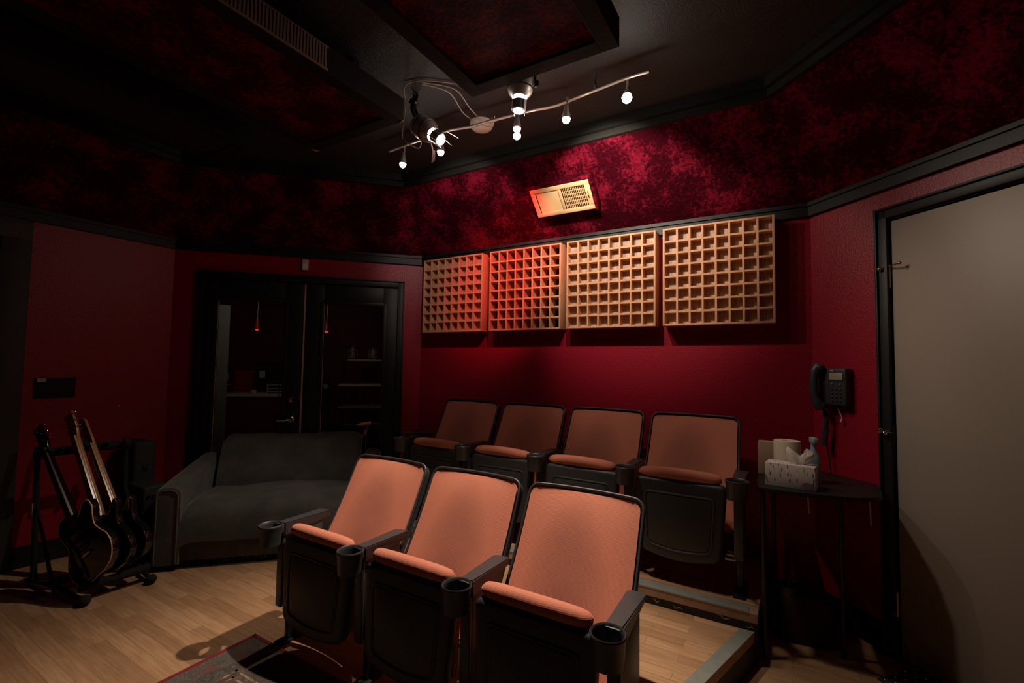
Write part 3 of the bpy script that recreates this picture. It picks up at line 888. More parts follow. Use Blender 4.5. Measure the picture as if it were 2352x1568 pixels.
mb.prism([(0, 0), (0.022, 0.012), (0.02, 0.07), (-0.004, 0.085)], 0, 0.001, mi @ Matrix.Translation((-1.79, 2.05, 2.67)) @ Matrix(((1, 0, 0, 0), (0, 0, -1, 0), (-0.2, -1, 0, 0), (0, 0, 0, 1))))
mb.build('gel_flag', M_card, k1, 0)
mi2 = k2.matrix_world.inverted()
mb = MB(); mb.tube([mi2 @ Vector((-1.15, 2.07, 2.87)), mi2 @ Vector((-1.13, 2.09, 2.90)), mi2 @ Vector((-1.13, 2.09, 2.975))], 0.008, 8)
mb.box(mi2 @ Vector((-1.085, 2.03, 2.84)), (0.02, 0.02, 0.03), bevel=0.003)
mb.build('clamp', M_steel, k2)
for (tp, bt, aim, power, ang) in CANS:
    d = (Vector(bt)-Vector(tp)).normalized()
    lamp('beam', Vector(bt)+d*0.02, aim, power, ang, 0.75, WARM, 0.02)

# lamp cables
def cable(pts, label, r=0.003, m=M_wire, name='lamp_cable'):
    o = MB().tube(smooth_pts(pts, 6), r, 8).build(name, m, None, 60)
    return tag(o, label, 'cable')
cable([(-1.86, 2.03, 2.74), (-1.90, 2.05, 2.70), (-1.94, 1.98, 2.72), (-1.95, 1.96, 2.76), (-1.89, 1.92, 2.90), (-1.84, 1.86, 2.965), (-1.72, 1.88, 2.972), (-1.55, 2.02, 2.972), (-1.46, 2.13, 2.972)],
      'thin pale cable looping up from the tilted spotlight along the ceiling')
cable([(-1.75, 1.90, 2.972), (-1.66, 2.03, 2.965), (-1.68, 2.2, 2.93), (-1.66, 2.36, 2.925), (-1.60, 2.40, 2.92), (-1.58, 2.36, 2.955)], 'pale cable draped from the ceiling to the round canopy, lower strand')
cable([(-1.74, 1.89, 2.974), (-1.62, 2.03, 2.972), (-1.63, 2.2, 2.945), (-1.63, 2.34, 2.932), (-1.58, 2.38, 2.93), (-1.56, 2.36, 2.96)], 'pale cable draped from the ceiling to the round canopy, upper strand')
# little hook and chain above the gap
mb = MB(); mb.tube([(-1.62, 1.05, 2.98), (-1.62, 1.05, 2.955)], 0.003, 6); mb.tube([(-1.62+.008*math.cos(a), 1.05, 2.947+.008*math.sin(a)) for a in [k*PI/6 for k in range(12)]], 0.002, 6, closed=True)
tag(mb.build('ceiling_hook', M_chrome, None), 'small metal eye hook in the black ceiling between the clouds', 'hook')

# ---------------------------------------------------------------- french doors (door-side wall frame)
MTd, _ = wall_mtx(1)
t = empty('door_1', (0, 0, 0), label='black glazed double doors behind the sofa', kind='structure', mtx=MTd)
mb = MB()   # casing
def casing(mb, x0, x1, z1, wdt=0.05, y=-0.02, st=0.012):
    for (a, b) in ((x0, x0+wdt), (x1-wdt, x1)):
        mb.boxr(a, b, y, 0.002, 0, z1, bevel=0.003)
    mb.boxr(x0, x1, y, 0.002, z1-wdt, z1, bevel=0.003)
    mb.boxr(x0, x0+st, y-0.012, 0, 0, z1, bevel=0.003); mb.boxr(x1-st, x1, y-0.012, 0, 0, z1, bevel=0.003); mb.boxr(x0, x1, y-0.012, 0, z1-st, z1, bevel=0.003)
casing(mb, 0.178, 1.889, 2.165, 0.058)
mb.boxr(0.215, 0.232, -0.003, W_T, 0, 2.12); mb.boxr(1.83, 1.845, -0.003, W_T, 0, 2.12); mb.boxr(0.215, 1.845, -0.003, W_T, 2.105, 2.12)
mb.build('door_frame', M_black, t)
def leaf(x0, x1, g0, g1, nm):
    mb = MB(); ya, yb = 0.004, 0.046; z1 = 2.098; gz0, gz1 = 0.28, 1.925
    mb.boxr(x0, g0, ya, yb, 0.01, z1, bevel=0.002); mb.boxr(g1, x1, ya, yb, 0.01, z1, bevel=0.002)
    mb.boxr(g0, g1, ya, yb, 0.01, gz0, bevel=0.002); mb.boxr(g0, g1, ya, yb, gz1, z1, bevel=0.002)
    # glazing bead
    for (a, b, c, d) in ((g0-.03, g0, gz0-.03, gz1+.03), (g1, g1+.03, gz0-.03, gz1+.03)): mb.boxr(a, b, ya-0.010, ya, c, d, bevel=0.004)
    mb.boxr(g0-.03, g1+.03, ya-0.010, ya, gz1, gz1+.03, bevel=0.004); mb.boxr(g0-.03, g1+.03, ya-0.010, ya, gz0-.03, gz0, bevel=0.004)
    o = mb.build('door_leaf', M_black, t)
    MB().boxr(g0, g1, 0.022, 0.027, gz0, gz1).build('glass_pane', M_glass, o, 0)
    MB().boxr(g0, g0+.0035, 0.014, 0.021, gz0, gz1).build('glazing_strip', M_seam, o, 0)
    return o
lf = leaf(0.234, 1.022, 0.338, 0.866, 'l')
rt = leaf(1.034, 1.828, 1.188, 1.702, 'r')
MB().boxr(1.0215, 1.0345, -0.004, 0.02, 0.01, 2.09, bevel=0.002).build('meeting_strip', M_seam, t)
mb = MB()
rx = Matrix.Rotation(PI/2, 4, 'X')
mb.lathe([(0, 0), (0.031, 0), (0.031, 0.006), (0.020, 0.012), (0.014, 0.03), (0, 0.032)], Matrix.Translation((0.945, 0.004, 0.896)) @ rx, 24)
mb.tube([(0.945, -0.035, 0.896), (0.935, -0.052, 0.896), (0.90, -0.054, 0.895), (0.845, -0.050, 0.893)], [0.012, 0.011, 0.0095, 0.009], 12)
mb.build('lever_handle', M_chrome, lf)
mb = MB(); mb.lathe([(0, 0), (0.028, 0), (0.028, 0.006), (0.022, 0.018), (0, 0.02)], Matrix.Translation((0.945, 0.004, 1.067)) @ rx, 24)
mb.box((0.945, -0.022, 1.067), (0.006, 0.01, 0.026), bevel=0.002)
mb.build('deadbolt', M_chrome, lf)
# frosted emblem on the glass
mb = MB()
cxe, cze = 0.405, 1.262
for (dx, dz, r, tk) in ((0, 0, 0.042, .002), (0.002, 0.002, 0.032, .0015), (0.012, 0.062, 0.016, .0018)):
    mb.tube([(cxe+dx+r*.85*math.cos(a), 0.0205, cze+dz+r*math.sin(a)) for a in [k*PI/14 for k in range(28)]], tk, 5, closed=True)
mb.tube([(cxe+.012, .0205, cze+.045), (cxe+.02, .0205, cze), (cxe+.006, .0205, cze-.03)], .0015, 5)
for k in range(9): mb.boxr(cxe-.045+.011*k, cxe-.038+.011*k, .0200, .0212, cze-.068, cze-.060)
mb.build('frosted_emblem', M_decal, lf)

# motion sensor above door
t = empty('motion_sensor', (0, 0, 0), label='small off-white motion sensor above the double doors', cat='sensor', mtx=MTd @ Matrix.Translation((1.022, -0.002, 2.262)))
MB().box((0, -0.018, 0), (0.052, 0.036, 0.098), bevel=0.008, seg=3).build('case', M_white, t)
MB().box((0, -0.037, -0.012), (0.042, 0.004, 0.05), bevel=0.0015).build('lens', M_paper, t)

# ---------------------------------------------------------------- right door
MTr, lenr = wall_mtx(3)
t = empty('door_2', (0, 0, 0), label='grey-brown flush door in a black frame', kind='structure', mtx=MTr)
mb = MB(); casing(mb, 0.402, 1.49, 2.235, 0.055)
mb.boxr(0.43, 0.446, 0, W_T, 0, 2.19); mb.boxr(1.404, 1.42, 0, W_T, 0, 2.19); mb.boxr(0.43, 1.42, 0, W_T, 2.174, 2.19)
mb.build('door_frame', M_black, t)
dl = MB().boxr(0.463, 1.40, 0.006, 0.05, 0.008, 2.165, bevel=0.002).build('door_leaf', M_door, t)
mb = MB(); mb.boxr(0.446, 1.404, 0.03, W_T, 0.0, 0.012)
mb.build('threshold', M_steel, t)
for k, (z, hm) in enumerate(((1.88, M_brass), (1.07, M_steel), (0.26, M_brass))):
    mb = MB(); mb.cyl((0.455, -0.004, z-0.055), (0.455, -0.004, z+0.055), 0.007, 12); mb.sphere((0.455, -0.004, z+0.058), 0.008, 8)
    hg = mb.build('hinge', hm, t)
    if k < 2:
        mb = MB()
        if k == 0:
            mb.tube([(0.455, -0.008, z+0.05), (0.49, -0.025, z+0.052), (0.52, -0.03, z+0.055)], 0.0035, 8); mb.sphere((0.525, -0.03, z+0.055), 0.009, 8)
            mb.tube([(0.455, -0.008, z+0.05), (0.43, -0.03, z+0.045)], 0.003, 8); mb.sphere((0.428, -0.033, z+0.042), 0.010, 8)
        else:
            mb.tube([(0.455, -0.01, z+0.03), (0.435, -0.035, z+0.028), (0.415, -0.04, z+0.025)], 0.006, 8)
            mb.sphere((0.437, -0.035, z+0.022), 0.012, 10); mb.sphere((0.425, -0.045, z+0.036), 0.010, 10)
        mb.build('hinge_stop', M_brass if k == 0 else M_chrome, hg)

# left door (mostly out of frame)
MTl, lenl = wall_mtx(0)
t = empty('door_3', (0, 0, 0), label='dark doorway at the left edge', kind='structure', mtx=MTl)
mb = MB()
mb.boxr(2.45, 2.597, -0.030, 0.002, 0, 2.325, bevel=0.004); mb.boxr(1.53, 1.66, -0.030, 0.002, 0, 2.325, bevel=0.004); mb.boxr(1.53, 2.597, -0.031, 0.002, 2.19, 2.326, bevel=0.004)
for k in range(3): mb.boxr(2.425-k*0.03, 2.437-k*0.03, -0.012+0.02*k, 0.10, 0, 2.2)
mb.build('door_frame', mat('charcoal_green_trim', (0.035, 0.036, 0.030), 0.6), t)
MB().boxr(1.60, 2.50, 0.075, 0.115, 0.0, 2.27).build('door_leaf', M_dark, t)

# wall plate and dot on left wall
t = empty('wall_plate', (0, 0, 0), label='black rectangular wall plate with a small white label above the guitars', cat='wall plate', mtx=MTl @ Matrix.Translation((2.656+0.108, 0, 1.19)))
MB().box((0, -0.006, 0), (0.213, 0.012, 0.138), bevel=0.002).build('plate', M_dark, t)
MB().box((-0.072, -0.0128, 0.056), (0.044, 0.002, 0.022)).build('paper_label', M_white, t)
mb = MB()
for k in range(3): mb.boxr(-0.080+.009*k, -0.076+.009*k, -0.0142, -0.0137, 0.051, 0.061)
mb.build('label_print', M_dark, t)
tag(MB().cyl((-4.418, 1.536, 1.043), (-4.414, 1.536, 1.043), 0.006, 10).build('wall_screw', M_chrome), 'tiny bright screw head in the red wall between guitars and sofa', 'screw')

# ---------------------------------------------------------------- room beyond the glass
def NR(x, y, z=0): return MTd @ Vector((x, y, z))
mb = MB(); mb.boxr(-2.2, 3.6, W_T+0.001, 4.2, -0.1, 0.0); struct('floor_beyond_doors', mb, M_carpet, mtx=MTd)
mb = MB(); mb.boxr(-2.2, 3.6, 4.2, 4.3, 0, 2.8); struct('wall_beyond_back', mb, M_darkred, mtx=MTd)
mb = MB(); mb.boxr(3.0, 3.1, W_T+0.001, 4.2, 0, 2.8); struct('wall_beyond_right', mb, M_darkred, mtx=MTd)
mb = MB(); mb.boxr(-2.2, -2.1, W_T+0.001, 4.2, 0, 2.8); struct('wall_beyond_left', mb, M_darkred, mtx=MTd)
mb = MB(); mb.boxr(-2.2, 3.6, W_T+0.001, 4.3, 2.8, 2.9); struct('ceiling_beyond_doors', mb, M_ceil, mtx=MTd)
MTn = lambda x, y, z=0: MTd @ Matrix.Translation((x, y, z))
o = MB().boxr(-0.50, 0.045, 1.40, 1.46, 0.0, 2.05, bevel=0.004).build('room_divider', M_greywall); o.matrix_world = MTn(-0.12, 0.2)
tag(o, 'pale grey-green partition seen through the left glass pane', 'partition')
def pendant(x, y, label):
    t = empty('pendant_lamp', (0, 0, 0), label=label, cat='lamp', mtx=MTn(x, y, 1.80), group='small red pendant lamps beyond the doors')
    MB().tube([(0.0, 0, 0.13), (0.01, 0, 0.5), (0.035, 0, 0.995)], 0.004, 6).build('cord', M_wire, t)
    MB().lathe([(0.012, 0.14), (0.018, 0.10), (0.024, 0.05), (0.034, 0.0), (0.030, 0.0), (0.018, 0.06)], n=18, cap=False).build('shade', M_redpl, t, 50)
    MB().sphere((0, 0, 0.008), 0.024, 12).build('bulb', M_redlamp, t, 60)
pendant(0.124, 2.0, 'small red pendant lamp seen through the left glass pane')
pendant(0.946, 2.0, 'small red pendant lamp seen through the right glass pane')
t = empty('desk', (0, 0, 0), label='pale-topped desk seen through the left glass pane', cat='desk', mtx=MTn(-0.28, 3.2))
MB().boxr(-0.75, 0.62, -0.2, 0.35, 0.885, 0.925, bevel=0.004).build('desk_top', M_desk, t)
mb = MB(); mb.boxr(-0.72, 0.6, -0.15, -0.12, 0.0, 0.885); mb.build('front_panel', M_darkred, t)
for xx in (-0.72, 0.57):
    MB().boxr(xx, xx+.03, -0.15, 0.3, 0, 0.885).build('leg', M_dark, t)
t = empty('paper_tray', (0, 0, 0), label='white stacked paper tray on the desk beyond the glass', cat='tray', mtx=MTn(0.18, 3.22, 0.925))
mb = MB()
for k in range(3): mb.boxr(-0.18, 0.18, -0.1, 0.12, 0.02+0.05*k, 0.03+0.05*k, bevel=0.003)
mb.boxr(-0.18, -0.17, -0.1, 0.12, 0.0, 0.14); mb.boxr(0.17, 0.18, -0.1, 0.12, 0, 0.14)
mb.build('tray', M_white, t)
o = MB().box((0, 0, 0.03), (0.06, 0.05, 0.06), bevel=0.004).build('sticky_notes', M_paper); o.matrix_world = MTn(-0.16, 3.08, 0.925); tag(o, 'small white block of notes on the front edge of the far desk', 'notepad')
t = empty('office_chair', (0, 0, 0), label='dark red office chair behind the far desk', cat='chair', mtx=MTn(-0.45, 3.85))
MB().box((0, 0, 1.0), (0.42, 0.07, 0.5), bevel=0.03, seg=3).build('backrest', M_redpl, t)
MB().box((0, 0.0, 0.5), (0.44, 0.42, 0.07), bevel=0.03, seg=3).build('seat', M_redpl, t)
MB().cyl((0, 0, 0.03), (0, 0, 0.47), 0.03, 12).build('post', M_steel, t)
mb = MB()
for k in range(5):
    a = k*2*PI/5; mb.tube([(0, 0, 0.07), (0.25*math.cos(a), 0.25*math.sin(a), 0.03)], 0.015, 8)
mb.build('base', M_steel, t)
t = empty('computer_monitor', (0, 0, 0), label='black monitor on the far desk with a pale note on it', cat='monitor', mtx=MTn(0.02, 3.42, 0.925))
MB().box((0, 0, 0.30), (0.5, 0.04, 0.32), bevel=0.006).build('screen', M_gloss, t)
MB().boxr(-0.02, 0.02, -0.01, 0.03, 0, 0.15).build('stand', M_dark, t)
MB().boxr(-0.20, -0.12, -0.024, -0.021, 0.22, 0.33).build('pale_note', mat('pale_green_note', (0.6, 0.62, 0.5), 0.7), t, 0)
t = empty('microphone_stand', (0, 0, 0), label='thin metal microphone stand standing before the far desk', cat='stand', mtx=MTn(0.30, 2.4))
mb = MB(); mb.tube([(0, 0, 0.02), (0.02, 0, 1.2)], 0.007, 8); mb.build('pole', M_steel, t)
mb = MB(); mb.tube([(0.02, 0, 1.195), (0.3, 0.0, 1.205)], 0.006, 8); mb.build('boom', M_chrome, t)
mb = MB(); mb.lathe([(0, 0), (0.12, 0), (0.12, 0.012), (0, 0.02)], n=24); mb.build('base', M_steel, t)
t = empty('office_chair', (0, 0, 0), label='round-backed dark grey chair behind the right pane, low beside the sofa', cat='chair', mtx=MTn(1.72, 0.75))
MB().box((0, 0, 0.60), (0.36, 0.09, 0.34), bevel=0.04, seg=4).build('backrest', M_sofa, t, 60)
MB().box((0, 0.2, 0.42), (0.38, 0.36, 0.07), bevel=0.03, seg=3).build('seat', M_sofa, t, 60)
for xx in (-.15, .15):
    for yy in (.05, .33): MB().cyl((xx, yy, 0), (xx, yy, 0.4), 0.012, 8).build('leg', M_steel, t)
# shelf rack seen through the right pane
t = empty('shelf_unit', (0, 0, 0), label='black shelf unit with pale desk surface seen through the right glass pane', cat='shelf', mtx=MTn(1.40, 3.0))
for z, mm in ((1.425, M_desk), (1.05, M_desk), (0.72, M_silver)):
    MB().boxr(-0.38 if z < 1.2 else -0.28, 0.40, -0.12 if z < 1.2 else 0.1, 0.35, z, z+0.03, bevel=0.003).build('shelf', mm, t)
for xx in (-0.38, 0.36):
    MB().boxr(xx, xx+.04, 0.31, 0.35, 0, 1.425).build('post', M_dark, t)
    MB().boxr(xx, xx+.04, -0.10, -0.06, 0, 1.05).build('post', M_dark, t)
def drum(x, label, r=0.085, h=0.19):
    t = empty('snare_drum', (0, 0, 0), label=label, cat='drum', mtx=MTn(x, 3.2, 1.455), group='drums on the far shelf')
    MB().lathe([(r, 0.0), (r, h), (0.0, h)], n=28).build('shell', M_drum, t, 40)
    mb = MB()
    for z in (0.012, h-0.012): mb.lathe([(r, z-.01), (r+.008, z-.008), (r+.008, z+.008), (r, z+.01)], n=28, cap=False)
    mb.build('hoop', M_chrome, t, 40)
    for k in range(6):
        a = k*PI/3; MB().cyl((1.05*r*math.cos(a), 1.05*r*math.sin(a), 0.02), (1.05*r*math.cos(a), 1.05*r*math.sin(a), h-.02), 0.005, 6).build('tension_rod', M_chrome, t, 40)
drum(1.19, 'polished metal drum on the far shelf, left one'); drum(1.50, 'darker polished drum on the far shelf, right one', 0.10, 0.17)
t = empty('desk_lamp', (0, 0, 0), label='pale angled desk lamp seen through the right glass pane', cat='lamp', mtx=MTn(0.92, 2.6))
MB().tube([(0, 0, 0.0), (0, 0, 0.95)], 0.02, 10).build('stand', M_dark, t)
MB().tube([(0, 0, 0.95), (0.05, 0, 1.05), (0.16, 0, 1.22)], 0.007, 8).build('arm', M_steel, t)
MB().lathe([(0.03, 0.0), (0.05, 0.06), (0.048, 0.06), (0.02, 0.0)], Matrix.Translation((0.0, 0, 1.06)) @ Matrix.Rotation(R_(-110), 4, 'Y'), 18, cap=False).build('lamp_shade', M_greywall, t)
o = MB().box((0, 0, 0.07), (0.17, 0.12, 0.14), bevel=0.02, seg=3).build('storage_box', M_greywall); o.matrix_world = MTn(0.75, 2.75, 1.14)
tag(o, 'small grey box low in the right glass pane', 'box')
t = empty('side_cabinet', (0, 0, 0), label='dark cabinet under the grey box beyond the right pane', cat='cabinet', mtx=MTn(0.75, 2.75))
MB().boxr(-0.15, 0.15, -0.12, 0.15, 0, 1.14, bevel=0.004).build('body', M_dark, t)
MB().cyl((0.1, -0.125, 0.75), (0.1, -0.125, 0.85), 0.006, 8).build('handle', M_steel, t)
pointl('spill', NR(0.7, 0.95, 2.5), 6.0, WARM, 0.06)  # added fill light above the view, brightens the room beyond the glass
t = empty('added_fill_lamp', (0, 0, 0), label='unseen round ceiling lamp added to light the room beyond the doors', cat='lamp', mtx=MTn(0.7, 0.95, 2.8))
MB().lathe([(0.0, -0.05), (0.08, -0.05), (0.10, 0.0)], n=24).build('shade', M_canopy, t)

# ---------------------------------------------------------------- sofa (local: x along the door wall, y toward wall)
t = empty('loveseat', (0, 0, 0), label='worn dark grey velour loveseat in front of the black double doors', cat='sofa', mtx=MTd)
XS0, XS1 = 0.30, 1.72; YF = -0.83; YB = -0.06
def soft(mb, x0, x1, y0, y1, z0, z1, b=0.04, seg=4): return mb.boxr(x0, x1, y0, y1, z0, z1, bevel=b, seg=seg)
base = soft(MB(), XS0+0.10, XS1-0.10, YF+0.02, YB-0.05, 0.05, 0.27, 0.012, 2).build('base', M_sofa, t)
# seat cushion with a domed front
mb = MB()
def cush(u, v):
    x = XS0+0.13+(XS1-XS0-0.26)*u; y = YF-0.01+(0.60)*v
    z = 0.40+0.03*math.sin(PI*min(1, max(0, u)))*0.6 + 0.03*math.sin(PI*v)**.5 - (0.075*(1-v/0.22)**2 if v < 0.22 else 0)
    z += 0.006*math.sin(9*u+3*v)+0.004*math.sin(17*u-6*v)
    e = min(u, 1-u)*14
    if e < 1: z -= 0.05*(1-e)**2
    return (x, y, z), Vector((0, 0, 1)), 1.0
mb.grid(cush, 36, 20, 0.16); mb.build('seat_cushion', M_sofa, t, 70)
# back
mb = MB()
def bk(u, v):
    x = 0.485+(1.555-0.485)*u; z = 0.30+0.475*v; y = -0.33+0.17*v-0.03*math.sin(PI*v)
    if v > 0.85: y += 0.10*((v-0.85)/0.15)**2
    e = (1-u)*14
    if e < 1 and v > 0.5: z -= 0.05*(1-e)**2*(v-0.5)*2; y += 0.04*(1-e)**2
    return (x, y, z), Vector((0, -1, 0)), 1.0
mb.grid(bk, 30, 18, 0.13); mb.build('backrest', M_sofa, t, 70)
def arm(x0, x1):
    mb = MB(); n = 14; ys = [YF-0.012+(YB-YF)*k/n for k in range(n+1)]
    zt = [0.545+0.10*(k/n)**0.8 for k in range(n+1)]
    tt = bmesh.new(); rings = []
    for y, z1 in zip(ys, zt):
        prof = rrect(x1-x0, 2*z1, 0.055, 5, (x0+x1)/2, 0.0)
        rings.append([tt.verts.new((px, y, max(0.04, pz))) for px, pz in prof])
    for a, b in zip(rings, rings[1:]):
        for k in range(len(a)): tt.faces.new((a[k], a[(k+1) % len(a)], b[(k+1) % len(a)], b[k]))
    tt.faces.new(rings[0]); tt.faces.new(rings[-1])
    bmesh.ops.recalc_face_normals(tt, faces=tt.faces[:])
    mb._add(tt)
    a = mb.build('arm', M_sofa, t, 50)
    mb = MB(); zf = 0.545
    pr = rrect(x1-x0-0.03, 2*(zf-0.012), 0.045, 5, (x0+x1)/2, 0.0)
    pts = [(px, YF-0.013, pz) for px, pz in pr if pz > 0.0]
    pts = [(x1-0.015, YF-0.013, 0.05)]+pts+[(x0+0.015, YF-0.013, 0.05)]
    mb.tube(pts, 0.006, 6); mb.build('piping', M_sofa, a, 60)
arm(XS0, XS0+0.155); arm(XS1-0.135, XS1)
mb = MB(); rnd = random.Random(8)
for k in range(40):
    x = XS0+0.12+k*(XS1-XS0-0.24)/40
    mb.tube([(x, YF+0.03, 0.055), (x+rnd.uniform(-.01, .01), YF+0.035, 0.055-rnd.uniform(.01, .035)), (x+rnd.uniform(-.02, .03), YF+0.03, 0.05-rnd.uniform(.0, .03))], 0.002, 4)
mb.build('frayed_lining', M_sofa, t, 60)
for (x, y) in ((XS0+.07, YF+.06), (XS1-.07, YF+.06), (XS0+.07, YB-.08), (XS1-.07, YB-.08)):
    MB().boxr(x-.025, x+.025, y-.025, y+.025, 0.0, 0.05).build('leg', M_dark, t)

# small pedestal table left of the back row, with a coaster on it
t = empty('side_table', (-2.62, 2.86, P2), PI/4, label='small dark square pedestal table at the left end of the back row', cat='table')
MB().prism(rrect(0.26, 0.20, 0.03, cx=0.03, cy=-0.03), 0.605, 0.622, bevel=0.004).build('table_top', mat('dark_maroon_laminate', (0.06, 0.018, 0.020), 0.4), t)
MB().cyl((-0.04, 0.02, 0.01), (-0.04, 0.02, 0.605), 0.016, 12).build('post', M_dark, t)
MB().lathe([(0, 0), (0.09, 0), (0.09, 0.008), (0.02, 0.02), (0, 0.02)], Matrix.Translation((-0.04, 0.02, 0)), 24).build('base', M_dark, t)
o = MB().lathe([(0.0, 0), (0.038, 0.0), (0.040, 0.006), (0.034, 0.009), (0.0, 0.009)], n=28).build('coaster', M_dark, None, 40, loc=(-2.57, 2.84, P2+0.622)); tag(o, 'round black coaster on the small pedestal table', 'coaster')

# ---------------------------------------------------------------- guitars
def gbody(style):
    pts = []
    if style == 'single':   # single cutaway
        P = [(0.0, 0.0), (0.075, 0.005), (0.135, 0.035), (0.165, 0.09), (0.162, 0.15), (0.130, 0.20), (0.112, 0.245), (0.122, 0.29), (0.140, 0.33), (0.132, 0.375), (0.095, 0.385), (0.06, 0.36), (0.032, 0.345),
             (0.0, 0.36), (-0.03, 0.385), (-0.075, 0.400), (-0.118, 0.382), (-0.138, 0.34), (-0.128, 0.285), (-0.115, 0.245), (-0.130, 0.20), (-0.162, 0.15), (-0.165, 0.09), (-0.135, 0.035), (-0.075, 0.005)]
    else:
        P = [(0.0, 0.0), (0.08, 0.003), (0.145, 0.04), (0.160, 0.10), (0.148, 0.16), (0.120, 0.21), (0.118, 0.26), (0.135, 0.31), (0.150, 0.36), (0.135, 0.375), (0.09, 0.33), (0.045, 0.315),
             (0.0, 0.32), (-0.045, 0.33), (-0.09, 0.375), (-0.14, 0.425), (-0.158, 0.415), (-0.148, 0.35), (-0.128, 0.29), (-0.118, 0.24), (-0.128, 0.18), (-0.160, 0.11), (-0.145, 0.04), (-0.08, 0.003)]
    V = [Vector((a, b, 0)) for a, b in P]; n = len(V); out = []
    for i in range(n):
        p0, p1, p2, p3 = V[i-1], V[i], V[(i+1) % n], V[(i+2) % n]
        for k in range(4):
            u = k/4; q = 0.5*((2*p1)+(p2-p0)*u+(2*p0-5*p1+4*p2-p3)*u*u+(3*p1-p0-3*p2+p3)*u*u*u); out.append((q.x, q.y))
    return out
def guitar(base, head, label, style, neckm, headm, head_style, bindm=None, y1=0.80, fbm=None, bs=1.0):
    b = Vector(base); h = Vector(head); up_ = (h-b).normalized()
    face = Vector((0.25, -1, 0)); face = (face-up_*face.dot(up_)).normalized()
    xx = up_.cross(face)
    m = Matrix(((xx.x, up_.x, face.x, b.x), (xx.y, up_.y, face.y, b.y), (xx.z, up_.z, face.z, b.z), (0, 0, 0, 1)))
    t = empty('electric_guitar', (0, 0, 0), label=label, cat='guitar', group='guitars in the floor rack', mtx=m)
    out = [(x*bs, y*(1+(bs-1)*.5)-0.03*(bs-1)*5) for x, y in gbody(style)]
    MB().prism(out, -0.022, 0.022, bevel=0.006, seg=3).build('body', M_gloss, t, 50)
    if bindm:
        MB().tube([(x*0.995, y*0.995+0.001, 0.019) for x, y in out], 0.0032, 6, closed=True).build('binding', bindm, t, 60)
    y0 = 0.33
    mb = MB(); mb.tube([(0, y0, 0.022), (0, y0+0.06, 0.018), (0, y1, 0.016)], [0.026, 0.025, 0.020], 14); mb.build('neck', neckm, t, 60)
    MB().hexa([(-.027, y0-.02, .030), (.027, y0-.02, .030), (.021, y1, .028), (-.021, y1, .028), (-.025, y0-.02, .042), (.025, y0-.02, .042), (.020, y1, .037), (-.020, y1, .037)]).build('fretboard', fbm or M_rosew, t, 0)
    mb = MB()
    if head_style == 'tri': hp = [(-.022, y1-.01), (.022, y1-.01), (.040, y1+.05), (.036, y1+.17), (.014, y1+.155), (0, y1+.168), (-.014, y1+.155), (-.036, y1+.17), (-.040, y1+.05)]
    else: hp = [(-.021, y1-.01), (.021, y1-.01), (.024, y1+.03), (.020, y1+.18), (-.008, y1+.205), (-.034, y1+.19), (-.046, y1+.04)]
    mb.prism(hp, 0.006, 0.022, bevel=0.002); hd = mb.build('headstock', headm, t)
    for k in range(6):
        if head_style == 'tri': px, py = (0.040 if k % 2 else -0.040), y1+0.05+0.05*(k//2)
        else: px, py = -0.042+0.002*k, y1+0.04+0.026*k
        sg = 1 if px > 0 else -1
        mb = MB(); mb.cyl((px, py, 0.012), (px+sg*0.016, py, 0.012), 0.003, 6); mb.box((px+sg*0.020, py, 0.012), (0.009, 0.012, 0.008), bevel=0.002)
        mb.cyl((px-sg*.014, py, 0.020), (px-sg*.014, py, 0.032), 0.003, 6)
        mb.build('tuning_peg', M_chrome, hd)
    mb = MB()
    for k in range(6): mb.tube([(-.012+.0048*k, 0.11, 0.034), (-.012+.0048*k, y1+.03, 0.042)], 0.0005, 4)
    mb.build('strings', M_chrome, t, 0)
    MB().box((0, 0.12, 0.030), (0.085, 0.018, 0.012), bevel=0.003).build('bridge', M_chrome, t)
    for yy in (0.17, 0.27): MB().box((0, yy, 0.026), (0.08, 0.034, 0.010), bevel=0.003).build('pickup', M_gloss, t)
    return t
guitar((-3.47, 1.16, 0.165), (-4.103, 1.03, 0.949), 'front black guitar with cream edge binding and dark neck', 'single', M_gloss, M_gloss, 'tri', M_bind, 0.86, M_rosew, 1.2)
guitar((-3.52, 1.275, 0.14), (-4.066, 1.175, 0.985), 'middle black guitar with a maple neck standing tallest', 'double', M_maple, M_maple, 'tri', None, 0.90, M_maple, 1.04)
guitar((-3.54, 1.37, 0.14), (-4.087, 1.256, 0.945), 'rear black guitar with a maple neck and inline tuning pegs', 'double', M_maple, M_maple, 'inline', None, 0.84, M_maple, 1.0)
# rack
t = empty('guitar_rack', (-3.8, 1.2, 0), label='black foam-padded floor rack holding three guitars', cat='guitar rack')
def G(p): return Vector(p)-Vector((-3.8, 1.2, 0))
ya, yb = 1.01, 1.46
for y in (ya, yb):
    mb = MB(); mb.tube([G(p) for p in smooth_pts([(-3.44, y+(.08 if y < 1.2 else -.05), 0.02), (-3.75, y+(.04 if y < 1.2 else -.02), 0.05), (-4.08, y, 0.02)])], 0.014, 10)
    mb.tube([G((-3.98, y, 0.03)), G((-4.06, y, 0.84))], 0.016, 10)
    mb.tube([G((-3.62, y, 0.05)), G((-4.02, y, 0.50))], 0.010, 10)
    mb.build('end_frame', M_foam, t, 60)
MB().tube([G((-4.04, ya-.02, 0.80)), G((-4.04, yb+.02, 0.80))], 0.027, 14).build('foam_neck_rail', M_foam, t, 60)
MB().tube([G((-3.50, ya+.07, 0.085)), G((-3.50, yb-.04, 0.085))], 0.024, 14).build('foam_base_rail', M_foam, t, 60)
MB().tube([G((-3.72, ya, 0.085)), G((-3.72, yb, 0.085))], 0.024, 14).build('foam_base_rail', M_foam, t, 60)
